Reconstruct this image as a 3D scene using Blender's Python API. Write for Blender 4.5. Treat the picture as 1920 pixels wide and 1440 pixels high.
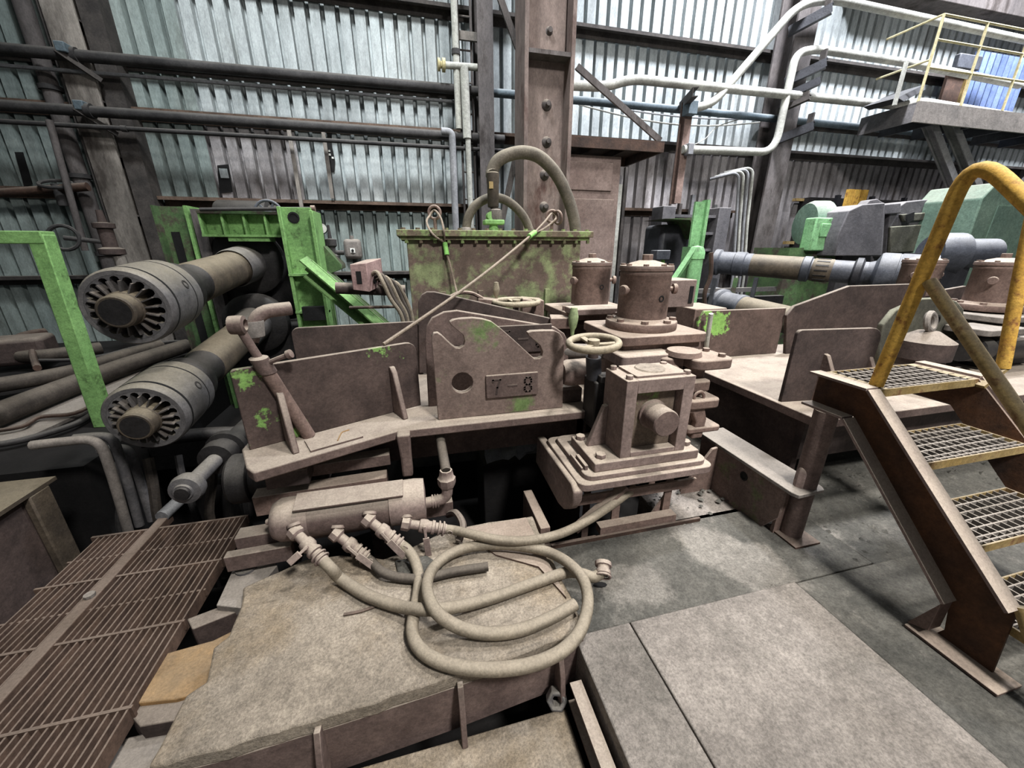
import bpy, bmesh, math, random
from mathutils import Vector, Matrix
random.seed(7)
for o in list(bpy.data.objects): bpy.data.objects.remove(o, do_unlink=True)
SC = bpy.context.scene
COL = SC.collection
PI = math.pi
# ------------------------------------------------------------------ camera
F, H = 720.0, 1.6                       # focal length in pixels of a 1920 wide frame, eye height
YAW, PIT = math.radians(14), math.radians(19.5)
cam = bpy.data.cameras.new('camera'); cam_o = bpy.data.objects.new('camera', cam); COL.objects.link(cam_o)
cam.sensor_width = 36; cam.lens = F/1920*36; cam.clip_start = .02; cam.clip_end = 200
cam_o.location = (0, 0, H); cam_o.rotation_euler = (math.radians(90)-PIT, 0, -YAW)
SC.camera = cam_o
# ------------------------------------------------------------------ world, lamps, exposure
w = bpy.data.worlds.new('hall_air'); SC.world = w; w.use_nodes = True
w.node_tree.nodes['Background'].inputs[0].default_value = (.95, .98, 1.0, 1)
w.node_tree.nodes['Background'].inputs[1].default_value = .19
SC.view_settings.view_transform = 'Standard'; SC.view_settings.look = 'None'
SC.view_settings.gamma = 1; SC.view_settings.exposure = 0.0; SC.view_settings.use_curve_mapping = False
def lamp(x, y, z, power, size, col, tilt=(0, 0), beam=180):
    l = bpy.data.lights.new('high_bay_lamp', 'AREA'); l.energy = power; l.shape = 'DISK'; l.size = size; l.color = col; l.spread = math.radians(beam)
    o = bpy.data.objects.new('high_bay_lamp', l); COL.objects.link(o)
    o.location = (x, y, z); o.rotation_euler = (math.radians(tilt[0]), math.radians(tilt[1]), 0)
lamp(2.2, -2.8, 6.8, 440, 1.0, (1, .97, .93), (30, -8), 130)
lamp(2.4, 1.6, 8.2, 240, .8, (1, .97, .93), (0, 0), 120)
lamp(5.4, 4.3, 8.6, 780, .9, (.92, .94, 1.0), (18, 0), 120)
lamp(10.5, 4.3, 8.6, 850, .9, (.92, .94, 1.0), (18, 0), 120)
lamp(-.8, 2.8, 8.0, 215, .9, (.95, .99, 1.0), (38, 0), 95)
# ------------------------------------------------------------------ helpers
def V(*a): return Vector(a)
fh = V(math.sin(YAW), math.cos(YAW), 0); RT = V(math.cos(YAW), -math.sin(YAW), 0)
FW = fh*math.cos(PIT)+V(0, 0, -math.sin(PIT)); UP = fh*math.sin(PIT)+V(0, 0, math.cos(PIT))
EYE = V(0, 0, H)
def at(x, y, X=None, Y=None, Z=None):
    "surveyed point: where the sight line through a photo pixel meets a real plane of the hall"
    d = F*FW+(x-960)*RT-(y-720)*UP
    t = (Z-H)/d.z if Z is not None else (Y/d.y if Y is not None else X/d.x)
    return EYE+d*t
def ats(pts, **k): return [at(*p, **k) for p in pts]
ROOT = {}
class G:
    def __init__(s): s.v = []; s.f = []
    def add(s, vs, fs):
        n = len(s.v); s.v += [Vector(v) for v in vs]; s.f += [[i+n for i in f] for f in fs]; return s
    def box(s, x0, x1, y0, y1, z0, z1):
        return s.add([(x0,y0,z0),(x1,y0,z0),(x1,y1,z0),(x0,y1,z0),(x0,y0,z1),(x1,y0,z1),(x1,y1,z1),(x0,y1,z1)],
                     [(0,3,2,1),(4,5,6,7),(0,1,5,4),(1,2,6,5),(2,3,7,6),(3,0,4,7)])
    def obox(s, c, size, M=None):
        M = M or Matrix.Identity(3); a, b, d = [q/2 for q in size]; c = Vector(c)
        return s.add([c+M@V(*p) for p in [(-a,-b,-d),(a,-b,-d),(a,b,-d),(-a,b,-d),(-a,-b,d),(a,-b,d),(a,b,d),(-a,b,d)]],
                     [(0,3,2,1),(4,5,6,7),(0,1,5,4),(1,2,6,5),(2,3,7,6),(3,0,4,7)])
    def bar(s, p0, p1, w, h, up=(0,0,1)):
        "rectangular bar between two points, w sideways, h along up"
        p0, p1 = Vector(p0), Vector(p1); d = (p1-p0); L = d.length; d.normalize()
        sd = d.cross(Vector(up)); 
        if sd.length < 1e-4: sd = d.cross(V(1,0,0))
        sd.normalize(); u = sd.cross(d)
        return s.obox((p0+p1)/2, (w, L, h), Matrix((sd, d, u)).transposed())
    def prism(s, pts, vec):
        pts = [Vector(p) for p in pts]; vec = Vector(vec); n = len(pts)
        nrm = V(0,0,0)
        for i in range(n): nrm += pts[i].cross(pts[(i+1) % n])
        if nrm.dot(vec) > 0: pts.reverse()
        vs = pts+[p+vec for p in pts]
        fs = [list(range(n)), [n+i for i in reversed(range(n))]]+[[i, n+i, n+(i+1) % n, (i+1) % n] for i in range(n)]
        fs[2:] = [[a, d, c, b] for a, b, c, d in ([i, (i+1) % n, n+(i+1) % n, n+i] for i in range(n))]
        return s.add(vs, fs)
    def cyl(s, p0, p1, r, r1=None, n=20, ph=0):
        r1 = r if r1 is None else r1
        return s.lathe(p0, Vector(p1)-Vector(p0), [(0,0),(r,0),(r1,(Vector(p1)-Vector(p0)).length),(0,(Vector(p1)-Vector(p0)).length)], n, ph)
    def lathe(s, o, ax, prof, n=24, ph=0):
        o = Vector(o); ax = Vector(ax).normalized()
        a = ax.orthogonal().normalized() if abs(ax.z) < .95 else V(1,0,0)
        if abs(ax.z) < .95: a = ax.cross(V(0,0,1)).normalized()
        b = ax.cross(a); vs = []; idx = []
        for r, t in prof:
            if r < 1e-6: idx.append([len(vs)]*n); vs.append(o+ax*t)
            else:
                k = len(vs); idx.append(list(range(k, k+n)))
                vs += [o+ax*t+(a*math.cos(ph+2*PI*i/n)+b*math.sin(ph+2*PI*i/n))*r for i in range(n)]
        fs = []
        for q in range(len(prof)-1):
            A, B = idx[q], idx[q+1]
            for i in range(n):
                j = (i+1) % n
                f = []
                for x in (A[i], A[j], B[j], B[i]):
                    if x not in f: f.append(x)
                if len(f) > 2: fs.append(f)
        return s.add(vs, fs)
    def tube(s, path, r, n=10, closed=False, caps=True):
        P = [Vector(p) for p in path]; N = len(P); rr = r if isinstance(r, (list, tuple)) else [r]*N
        T = []
        for i in range(N):
            a = P[(i-1) % N] if closed or i > 0 else P[i]; b = P[(i+1) % N] if closed or i < N-1 else P[i]
            T.append((b-a).normalized())
        u = T[0].orthogonal().normalized(); vs = []
        for i in range(N):
            u = (u-T[i]*u.dot(T[i])); u = u.normalized() if u.length > 1e-6 else T[i].orthogonal().normalized()
            w_ = T[i].cross(u)
            vs += [P[i]+(u*math.cos(2*PI*k/n)+w_*math.sin(2*PI*k/n))*rr[i] for k in range(n)]
        fs = []
        for i in range(N if closed else N-1):
            j = (i+1) % N
            for k in range(n): fs.append([i*n+k, i*n+(k+1) % n, j*n+(k+1) % n, j*n+k])
        if caps and not closed: fs += [list(reversed(range(n))), [(N-1)*n+k for k in range(n)]]
        return s.add(vs, fs)
    def torus(s, c, ax, R, r, n=28, m=8):
        c = Vector(c); ax = Vector(ax).normalized(); a = ax.orthogonal().normalized(); b = ax.cross(a)
        return s.tube([c+(a*math.cos(2*PI*i/n)+b*math.sin(2*PI*i/n))*R for i in range(n)], r, m, closed=True)
    def bolt(s, p, ax, r, h, ph=.3): return s.cyl(p, Vector(p)+Vector(ax).normalized()*h, r, n=6, ph=ph)
    def ibeam(s, p0, p1, w, h, up=(0,0,1), t=.015):
        p0, p1 = Vector(p0), Vector(p1); u = Vector(up).normalized()
        s.bar(p0+u*(h/2-t/2), p1+u*(h/2-t/2), w, t, up); s.bar(p0-u*(h/2-t/2), p1-u*(h/2-t/2), w, t, up)
        return s.bar(p0, p1, t, h-2*t, up)
    def chan(s, p0, p1, w, h, up=(0,0,1), side=1, t=.012):
        "channel: web on one side, flanges top and bottom"
        p0, p1 = Vector(p0), Vector(p1); u = Vector(up).normalized(); sd = (p1-p0).normalized().cross(u).normalized()*side
        s.bar(p0+u*(h/2-t/2), p1+u*(h/2-t/2), w, t, up); s.bar(p0-u*(h/2-t/2), p1-u*(h/2-t/2), w, t, up)
        return s.bar(p0-sd*(w/2-t/2), p1-sd*(w/2-t/2), t, h-2*t, up)
    def obj(s, name, m, parent=None, bevel=0, smooth=40, seg=2, kind=None):
        off = V(0,0,0)
        if parent is not None: off = ROOT[parent.name]
        me = bpy.data.meshes.new(name)
        me.from_pydata([v-off for v in s.v], [], s.f); me.update()
        bm = bmesh.new(); bm.from_mesh(me); bmesh.ops.recalc_face_normals(bm, faces=bm.faces); bm.to_mesh(me); bm.free()
        if smooth:
            me.shade_smooth(); me.set_sharp_from_angle(angle=math.radians(smooth))
        me.materials.append(MAT[m])
        o = bpy.data.objects.new(name, me); COL.objects.link(o)
        if parent is not None: o.parent = parent
        ROOT[o.name] = off
        if bevel:
            b = o.modifiers.new('edge', 'BEVEL'); b.width = bevel; b.segments = seg; b.limit_method = 'ANGLE'; b.angle_limit = math.radians(40)
        if kind: o['kind'] = kind
        return o
def tag(o, label, cat, group=None):
    o['label'] = label; o['category'] = cat
    if group: o['group'] = group
    return o
def thing(name, label, cat, loc=(0,0,0), group=None):
    o = bpy.data.objects.new(name, None); COL.objects.link(o); o.location = loc; o.empty_display_size = .1
    ROOT[o.name] = Vector(loc)
    return tag(o, label, cat, group)
def setting(name, loc=(0,0,0)):
    o = bpy.data.objects.new(name, None); COL.objects.link(o); o.location = loc; ROOT[o.name] = Vector(loc)
    o['kind'] = 'structure'; return o
def copy_tree(o, loc, label=None, group=None, parent=None):
    c = o.copy(); COL.objects.link(c); c.parent = parent
    if parent is None:
        c.location = loc
        if label: c['label'] = label
        if group: c['group'] = group
    ROOT[c.name] = Vector(loc)
    for ch in list(o.children): copy_tree(ch, loc, parent=c)
    return c
def spline(pts, n=8, closed=False):
    P = [Vector(p) for p in pts]; out = []; N = len(P)
    for i in range(N if closed else N-1):
        g = lambda k: P[k % N] if closed else P[max(0, min(N-1, k))]
        a, b, c, d = g(i-1), g(i), g(i+1), g(i+2)
        for k in range(n):
            t = k/n
            out.append(.5*((2*b)+(c-a)*t+(2*a-5*b+4*c-d)*t*t+(3*b-a-3*c+d)*t**3))
    if not closed: out.append(P[-1])
    return out
def bend(pts, r=.1, n=5):
    "polyline with its corners rounded, as pipe bends"
    P = [Vector(p) for p in pts]; out = [P[0]]
    for i in range(1, len(P)-1):
        a, b, c = P[i-1], P[i], P[i+1]; d1 = (a-b); d2 = (c-b); q = min(r, d1.length*.45, d2.length*.45)
        s_, e = b+d1.normalized()*q, b+d2.normalized()*q
        for k in range(n+1):
            t = k/n; out.append(s_*(1-t)**2+b*2*t*(1-t)+e*t*t)
    out.append(P[-1]); return out
# ------------------------------------------------------------------ materials
def lin(c):
    return tuple(((x/255)/12.92 if x/255 <= .04045 else ((x/255+.055)/1.055)**2.4) for x in c)+(1,)
MAT = {}
def mat(name, c1, c2, scale=6, dust=0, dcol=(172,160,146), paint=None, pt=.5, pscale=4, rough=.8, metal=0, bump=.25, bscale=40, streak=0, rnd=0, pw=.04, grime=.28, spots=None, speck=.18):
    m = bpy.data.materials.new(name); m.use_nodes = True; nt = m.node_tree; N = nt.nodes; L = nt.links; MAT[name] = m
    bs = N['Principled BSDF']; bs.inputs['Roughness'].default_value = rough; bs.inputs['Metallic'].default_value = metal
    bs.inputs['Specular IOR Level'].default_value = .3
    tc = N.new('ShaderNodeTexCoord'); mp = N.new('ShaderNodeMapping'); L.new(tc.outputs['Object'], mp.inputs[0])
    if streak: mp.inputs['Scale'].default_value = (1, 1, 1-streak)
    oi = N.new('ShaderNodeObjectInfo')
    cmb = N.new('ShaderNodeVectorMath'); cmb.operation = 'ADD'
    vs = N.new('ShaderNodeVectorMath'); vs.operation = 'SCALE'; vs.inputs[0].default_value = (13, 7, 5); L.new(oi.outputs['Random'], vs.inputs['Scale'])
    L.new(mp.outputs[0], cmb.inputs[0]); L.new(vs.outputs[0], cmb.inputs[1]); co = cmb.outputs[0]
    def noise(sc, det=5, ro=.6):
        n = N.new('ShaderNodeTexNoise'); n.inputs['Scale'].default_value = sc; n.inputs['Detail'].default_value = det; n.inputs['Roughness'].default_value = ro
        L.new(co, n.inputs['Vector']); return n.outputs['Fac']
    def ramp(f, a, b, lo=0., hi=1.):
        r = N.new('ShaderNodeMapRange'); r.inputs[1].default_value = a; r.inputs[2].default_value = b; r.inputs[3].default_value = lo; r.inputs[4].default_value = hi
        L.new(f, r.inputs[0]); return r.outputs[0]
    def mix(f, a, b, mode='MIX'):
        x = N.new('ShaderNodeMix'); x.data_type = 'RGBA'; x.blend_type = mode
        for k, q in ((0, f), (6, a), (7, b)):
            if hasattr(q, 'links') or hasattr(q, 'is_linked'): L.new(q, x.inputs[k])
            else: x.inputs[k].default_value = q
        return x.outputs[2]
    col = mix(ramp(noise(scale), .33, .67), lin(c1), lin(c2))
    fine = ramp(noise(scale*7, 5, .75), .3, .7, .70, 1.22)
    if paint:
        pn = noise(pscale, 7, .68)
        for (sx_, sy_, sz_, sr_) in (spots or []):
            dv = N.new('ShaderNodeVectorMath'); dv.operation = 'DISTANCE'; L.new(tc.outputs['Object'], dv.inputs[0]); dv.inputs[1].default_value = (sx_, sy_, sz_)
            ad = N.new('ShaderNodeMath'); ad.operation = 'ADD'; L.new(pn, ad.inputs[0]); L.new(ramp(dv.outputs['Value'], 0, sr_, .34, 0), ad.inputs[1]); pn = ad.outputs[0]
        col = mix(ramp(pn, pt-pw, pt+pw), col, lin(paint))
    g = N.new('ShaderNodeCombineColor'); 
    for k in range(3): L.new(fine, g.inputs[k])
    col = mix(1.0, col, g.outputs[0], 'MULTIPLY')
    if grime:
        gr = ramp(noise(scale*.45, 6, .7), .35, .62, 1-grime, 1.06); g3 = N.new('ShaderNodeCombineColor')
        for k in range(3): L.new(gr, g3.inputs[k])
        col = mix(1.0, col, g3.outputs[0], 'MULTIPLY')
    if speck:
        sp = ramp(noise(95, 3, .8), .36, .62, 1-speck, 1+speck*.55); g4 = N.new('ShaderNodeCombineColor')
        for k in range(3): L.new(sp, g4.inputs[k])
        SPK = g4.outputs[0]
    if rnd:
        rr = ramp(oi.outputs['Random'], 0, 1, 1-rnd, 1+rnd); g2 = N.new('ShaderNodeCombineColor')
        for k in range(3): L.new(rr, g2.inputs[k])
        col = mix(1.0, col, g2.outputs[0], 'MULTIPLY')
    if dust:
        ge = N.new('ShaderNodeNewGeometry'); sx = N.new('ShaderNodeSeparateXYZ'); L.new(ge.outputs['Normal'], sx.inputs[0])
        up = ramp(sx.outputs[2], .25, .8)
        dn = ramp(noise(scale*1.7, 6, .65), .25, .55, .55, 1.0)
        mm = N.new('ShaderNodeMath'); mm.operation = 'MULTIPLY'; L.new(up, mm.inputs[0]); L.new(dn, mm.inputs[1])
        m2 = N.new('ShaderNodeMath'); m2.operation = 'MULTIPLY'; L.new(mm.outputs[0], m2.inputs[0]); m2.inputs[1].default_value = dust
        col = mix(m2.outputs[0], col, lin(dcol))
    if speck: col = mix(1.0, col, SPK, 'MULTIPLY')
    L.new(col, bs.inputs['Base Color'])
    if bump:
        b = N.new('ShaderNodeBump'); b.inputs['Strength'].default_value = bump; b.inputs['Distance'].default_value = .018
        L.new(noise(bscale, 8, .74), b.inputs['Height']); L.new(b.outputs[0], bs.inputs['Normal'])
    return m
DU = (158,147,134)
mat('brown', (92,77,73), (118,101,95), 5, .92, dcol=DU)
mat('brown_dark', (58,49,47), (84,71,67), 5, .72, dcol=(146,136,124))
mat('mauve', (118,102,97), (140,123,117), 4, .95, dcol=(168,156,142))
mat('brown_green', (104,88,82), (126,108,101), 5, .9, dcol=DU, paint=(104,122,78), pt=.63, pscale=4, pw=.07)
mat('brown_lime', (66,54,51), (90,75,70), 5, .85, dcol=DU, paint=(112,148,82), pt=.70, pscale=11, pw=.02)
mat('guard_front', (64,53,50), (88,74,69), 5, .85, dcol=DU, paint=(120,158,86), pt=.74, pscale=13, pw=.03, spots=[(-.95,-.45,1.22,.16),(-.9,-.44,.98,.12),(-.78,-.4,.88,.12),(-.3,-.2,1.25,.16)])
mat('guard_right', (76,63,58), (100,84,78), 5, .85, dcol=DU, paint=(132,176,92), pt=.70, pscale=9, pw=.02, spots=[(-1.0,.5,1.02,.24),(-.75,.5,.93,.2)])
mat('hook_plate', (110,94,88), (134,117,109), 4, .9, dcol=DU, paint=(104,126,78), pt=.70, pscale=8, pw=.08, spots=[(-.08,0,.54,.17),(.12,0,.07,.15)])
mat('insert', (92,80,70), (112,98,86), 5, .8, dcol=DU, paint=(110,140,78), pt=.68, pscale=8, pw=.05, spots=[(.02,-.19,.47,.12)])
mat('turret_skin', (102,84,77), (126,106,98), 5, .85, dcol=(164,150,136), paint=(70,56,51), pt=.735, pscale=4, pw=.09, spots=[(.06,-.165,.14,.28)])
mat('rust', (102,84,77), (126,106,98), 5, .85, dcol=(164,150,136))
mat('rust_orange', (118,92,62), (158,124,80), 5, .4, dcol=(150,138,118))
mat('rust_dark', (52,40,35), (82,62,52), 6, .6, dcol=(130,118,108))
mat('rust_stringer', (54,40,34), (104,70,46), 3.5, .7, dcol=(150,138,128))
mat('dust', (158,147,134), (176,164,150), 5, 0, bump=.5)
mat('slab', (158,147,132), (180,168,152), 3, 0, paint=(152,134,108), pt=.60, pscale=1.8, pw=.14, bump=1.0, bscale=20, speck=.3)
mat('concrete', (132,125,118), (158,150,142), 2.2, 0, paint=(108,104,97), pt=.63, pscale=1.6, pw=.1, bump=.9, bscale=26, speck=.3)
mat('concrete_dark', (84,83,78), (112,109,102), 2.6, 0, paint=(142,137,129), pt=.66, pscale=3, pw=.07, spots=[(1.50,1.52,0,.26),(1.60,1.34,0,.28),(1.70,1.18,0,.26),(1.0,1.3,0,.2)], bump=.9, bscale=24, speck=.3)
mat('mud', (34,33,32), (64,62,57), 3, .3, dcol=(100,96,88), bump=.8, bscale=14)
mat('pit', (16,15,16), (28,26,26), 3, .2, dcol=(48,45,43))
mat('grease', (26,25,26), (48,46,46), 5, .4, dcol=(104,100,94), rough=.55)
mat('steel_grey', (84,83,85), (114,111,111), 4, .5, dcol=(146,140,128), rough=.55)
mat('steel_blue', (60,63,71), (84,87,95), 4, .55, dcol=(146,146,146), rough=.5)
mat('steel_black', (38,39,44), (58,59,64), 4, .45, dcol=(112,112,112), rough=.5)
mat('shaft_brown', (62,56,50), (92,82,70), 4, .6, dcol=(142,132,112), rough=.6)
mat('coupling', (78,77,79), (106,104,104), 3, .5, dcol=(158,150,130), rough=.5)
mat('blade', (66,64,64), (96,92,90), 6, .3, rough=.5)
mat('grate', (70,55,48), (104,84,72), 5, .75, dcol=(128,115,104))
mat('green', (112,154,92), (132,176,108), 5, .3, dcol=(140,160,122), paint=(78,104,62), pt=.62, pscale=7, pw=.05)
mat('green_mint', (118,170,118), (140,192,138), 5, .3, dcol=(160,180,150), paint=(92,120,88), pt=.63, pscale=7, pw=.05)
mat('green_dull', (58,82,52), (82,108,68), 4, .4, dcol=(116,124,102), paint=(70,62,55), pt=.54, pscale=5, pw=.06)
mat('green_tank', (98,84,75), (120,104,94), 3, .5, dcol=(150,150,120), paint=(138,148,108), pt=.53, pscale=2.4, pw=.045, grime=.35)
mat('green_lid', (92,82,68), (116,102,86), 5, .5, dcol=(150,152,122), paint=(132,152,98), pt=.50, pscale=6, pw=.05)
mat('green_sea', (92,116,102), (108,130,114), 3, .3)
mat('lime', (126,190,96), (150,206,118), 5, .2)
mat('sheet', (150,158,160), (172,178,179), 1.4, 0, paint=(126,130,128), pt=.64, pscale=1.8, rough=.7, bump=.08, streak=.7, rnd=.08, pw=.08)
mat('sheet_dirty', (124,120,121), (164,160,161), 1.6, 0, paint=(92,86,84), pt=.6, pscale=2.5, rough=.75, bump=.1, streak=.6, rnd=.10, pw=.08)
mat('sheet_teal', (122,134,132), (146,156,153), 1.4, 0, paint=(100,106,102), pt=.62, pscale=1.8, rough=.7, bump=.1, streak=.7, rnd=.08, pw=.08)
mat('girt', (50,47,46), (76,71,68), 5, .7, dcol=(120,115,108))
mat('girt_rust', (72,58,50), (106,88,76), 5, .6, dcol=(138,128,118))
mat('column', (102,89,85), (132,118,112), 2.4, .5, paint=(80,60,55), pt=.6, pscale=2.2, streak=.6, pw=.06)
mat('column_grey', (72,68,68), (104,98,96), 2.4, .5, paint=(54,48,46), pt=.56, pscale=2.4, streak=.6, pw=.06)
mat('column_pale', (104,99,94), (146,139,132), 2.4, .5, paint=(62,56,52), pt=.58, pscale=1.5, streak=.7, pw=.08)
mat('pipe_dark', (40,39,40), (64,62,62), 4, .55, dcol=(104,101,97))
mat('pipe_blue', (70,82,90), (94,106,113), 4, .7, dcol=(146,152,154))
mat('pipe_white', (150,150,144), (178,178,170), 4, .5, dcol=(196,196,190))
mat('pipe_grey', (112,113,116), (134,135,138), 4, .5, dcol=(160,161,162))
mat('hose', (110,101,88), (134,124,108), 8, .75, dcol=(154,144,128), bump=.2)
mat('hose_dark', (52,47,43), (76,69,63), 8, .65, dcol=(112,104,94), bump=.2)
mat('hose_tank', (80,74,65), (104,97,86), 8, .7, dcol=(142,135,120), bump=.2)
mat('rope', (120,106,92), (150,136,120), 30, .5, bump=.6, bscale=160)
mat('yellow', (182,140,58), (206,166,78), 7, .4, dcol=(166,150,112), paint=(128,84,46), pt=.60, pscale=16, pw=.06)
mat('yellow_dusty', (136,114,68), (160,140,98), 6, .7, dcol=(160,149,130), paint=(112,80,52), pt=.6, pscale=12, pw=.06)
mat('yellow_rail', (176,166,124), (194,184,148), 4, .3, dcol=(200,192,166))
mat('handle_green', (132,150,106), (154,168,128), 6, .4)
mat('wheel', (130,120,102), (156,146,126), 6, .9, dcol=(168,158,138))
mat('blue_sheet', (84,102,146), (128,148,192), 1.2, .2, rnd=.15)
mat('box_pink', (146,120,117), (168,142,138), 5, .6)
mat('black', (12,12,13), (22,22,23), 4, 0, grime=0, speck=0)
mat('white', (200,200,196), (216,216,210), 4, 0)
mat('plate_grey', (104,99,95), (134,127,121), 3, .65, dcol=(154,146,136))
mat('mill_grey', (80,79,83), (102,100,103), 2.6, .5, dcol=(146,142,138))
mat('plate_dusty_green', (66,65,58), (92,91,80), 4, .6, dcol=(140,139,120))
# ------------------------------------------------------------------ the hall: back wall
WY = 7.0; PT = .19
BANDS = [(-.4, 1.24, .012), (1.24, 2.27, .009), (2.27, 3.30, .006), (3.30, 4.80, .003), (4.80, 6.8, 0)]
def sheet_mesh(z0, z1, yo):
    prof = []
    for k in range(6):
        x = k*PT; prof += [(x, -.03), (x+.008, .065), (x+.054, .065), (x+.062, -.03)]
    prof.append((6*PT+.012, -.03)); n = len(prof); t = .004; vs = []
    for z in (z0, z1+.03): vs += [(x, y+yo, z) for x, y in prof]
    for z in (z0, z1+.03): vs += [(x, y+yo+t, z) for x, y in prof]
    fs = []
    for i in range(n-1):
        fs += [(i, i+1, n+i+1, n+i), (2*n+i+1, 2*n+i, 3*n+i, 3*n+i+1), (i+1, i, 2*n+i, 2*n+i+1), (n+i, n+i+1, 3*n+i+1, 3*n+i)]
    me = bpy.data.meshes.new('corrugated_sheet'); me.from_pydata(vs, [], fs); me.update(); return me
wall = setting('wall_back', (0, WY, 0)); ROOT['wall_back'] = V(0, WY, 0)
for b, (z0, z1, yo) in enumerate(BANDS):
    base = {m: sheet_mesh(z0, z1, yo) for m in ('sheet', 'sheet_dirty', 'sheet_teal')}
    for m, me in base.items(): me.materials.append(MAT[m])
    for k in range(19):
        x = -7.2+k*6*PT
        m = 'sheet'
        if x > 2.0 and b <= 2: m = 'sheet_dirty'
        elif x < -3.2 or b <= 1: m = 'sheet_teal'
        elif x > 6.2 and b <= 2: m = 'sheet_dirty'
        if -3.4 < x < -2.4 and b <= 2: m = 'sheet_dirty'
        o = bpy.data.objects.new('corrugated_sheet', base[m]); COL.objects.link(o); o.parent = wall
        o.location = (x, random.uniform(-.004, .004), 0); o.rotation_euler = (0, 0, 0)
for nm, xw, rz, m in (('wall_right', 14.0, -PI/2, 'sheet_dirty'), ('wall_left', -8.0, PI/2, 'sheet_teal')):
    sw = setting(nm, (xw, 0, 0)); ROOT[nm] = V(xw, 0, 0)
    for b, (z0, z1, yo) in enumerate(BANDS):
        me = sheet_mesh(z0, z1, yo); me.materials.append(MAT[m])
        for k in range(8):
            o = bpy.data.objects.new('corrugated_sheet', me); COL.objects.link(o); o.parent = sw
            o.location = (0, WY-k*6*PT if rz < 0 else WY-(k+1)*6*PT, 0); o.rotation_euler = (0, 0, rz)
# girts
def girt(i, x0, x1, z, m='girt', h=.12, d=.17, y=6.96):
    g = G(); g.box(x0, x1, y-d, y, z-.012, z); g.box(x0, x1, y-.02, y, z-h, z-.012); g.box(x0, x1, y-d, y-d+.012, z-.045, z-.012)
    o = g.obj('trim_%d' % i, m); o['kind'] = 'structure'
girt(1, -7, 14, 4.80); girt(2, -7, 1.35, 3.85, 'girt'); girt(3, 6.6, 14, 3.85)
girt(4, -7, 2.0, 3.30, 'girt_rust'); girt(5, 2.0, 14, 3.34); girt(6, -3.3, 1.1, 2.27, 'girt_rust'); girt(7, 2.5, 6.2, 2.28, 'girt_rust')
girt(8, -7, -4.2, 2.34, 'girt_rust'); girt(9, -7, -3.2, 1.24); girt(10, -3.1, 14, 1.24)
# a gap in the sheeting of the back wall: daylight slits by the girt
# ------------------------------------------------------------------ columns
def hcol(name, x0, x1, y, d, z0, z1, m, label, flange_front=False, t=.03):
    c = thing(name, label, 'column', ((x0+x1)/2, y, z0)); g = G()
    if flange_front:
        G().box(x0, x1, y, y+t, z0, z1).obj('flange', m, c, .004); G().box(x0, x1, y+d-t, y+d, z0, z1).obj('flange', m, c, .004)
        G().box((x0+x1)/2-t/2, (x0+x1)/2+t/2, y+t, y+d-t, z0, z1).obj('web', m, c)
    else:
        G().box(x0, x0+t, y, y+d, z0, z1).obj('flange', m, c, .004); G().box(x1-t, x1, y, y+d, z0, z1).obj('flange', m, c, .004)
        G().box(x0+t, x1-t, y+d*.45, y+d*.45+t, z0, z1).obj('web', m, c)
    return c
c = hcol('steel_column', 1.335, 1.905, 4.8, .42, -.2, 6.8, 'column', 'wide riveted brown steel column rising behind the green tank', t=.045)
G().box(1.38, 1.86, 4.82, 5.0, 3.56, 3.60).obj('splice_plate', 'column_grey', c)
G().box(1.40, 1.84, 4.955, 4.99, 3.60, 6.6).obj('cover_plate', 'column', c)
for px, py in ((1030,58),(1027,195),(1027,265),(1023,327),(1022,387)):
    p = at(px, py, Y=4.95); g = G(); g.lathe(p+V(0,.04,0), (0,-1,0), [(.062,0),(.05,.03),(.028,.045),(.026,.08),(0,.085)], 12); g.obj('bolt', 'column_grey', c)
c = hcol('steel_column', -3.84, -3.53, 6.64, .33, -.4, 6.8, 'column_pale', 'grimy pale steel column against the left part of the wall', True, t=.035)
g = G(); g.box(-3.53, -3.31, 6.72, 6.95, -.4, 6.8); g.obj('side_channel', 'girt', c); G().box(-3.90,-3.84,6.7,6.9,-.4,6.8).obj('side_plate','girt',c)
for z in (1.3, 2.0, 2.7, 3.3, 4.1): G().box(-3.83, -3.54, 6.675, 6.93, z, z+.02).obj('stiffener', 'column_grey', c)
c = hcol('steel_column', 6.22, 6.62, 6.3, .4, -.4, 6.8, 'column_grey', 'grey steel column on the right side carrying bent white pipes', True, t=.04)
c = hcol('steel_column', 1.10, 1.32, 6.35, .4, -.4, 6.8, 'column_grey', 'narrow dark steel column behind the vertical white pipes', True)
c = thing('steel_column', 'thin dark upright tube standing left of the grimy pale column', 'column', (-4.08, 6.78, -.4))
G().cyl((-4.08,6.78,-.4), (-4.08,6.78,6.6), .085, n=14).obj('tube', 'column_grey', c); 
for z in (1.5, 2.45, 3.4): G().lathe((-4.08,6.78,z), (0,0,1), [(.085,0),(.11,0),(.11,.05),(.085,.05)], 14).obj('collar', 'pipe_dark', c)
# bracing of the middle column
def brace(p0, p1, label, w=.07, h=.03, m='column_grey'):
    o = G(); o.bar(p0, p1, w, h, (0,1,0)); d = Vector(p1)-Vector(p0); o.bar(Vector(p0)+V(0,.03,0), Vector(p1)+V(0,.03,0), .01, .07, (0,1,0))
    tag(o.obj('diagonal_brace', m), label, 'brace', None)
brace(at(925,-40,Y=5.2), at(985,130,Y=5.2), 'diagonal steel brace meeting the wide column from upper left')
brace(at(990,185,Y=5.2), at(938,430,Y=5.2), 'dark diagonal steel brace slanting down left of the wide column')
brace(at(1082,125,Y=5.1), at(1238,264,Y=5.1), 'long diagonal steel brace holding the canopy right of the wide column')
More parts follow.
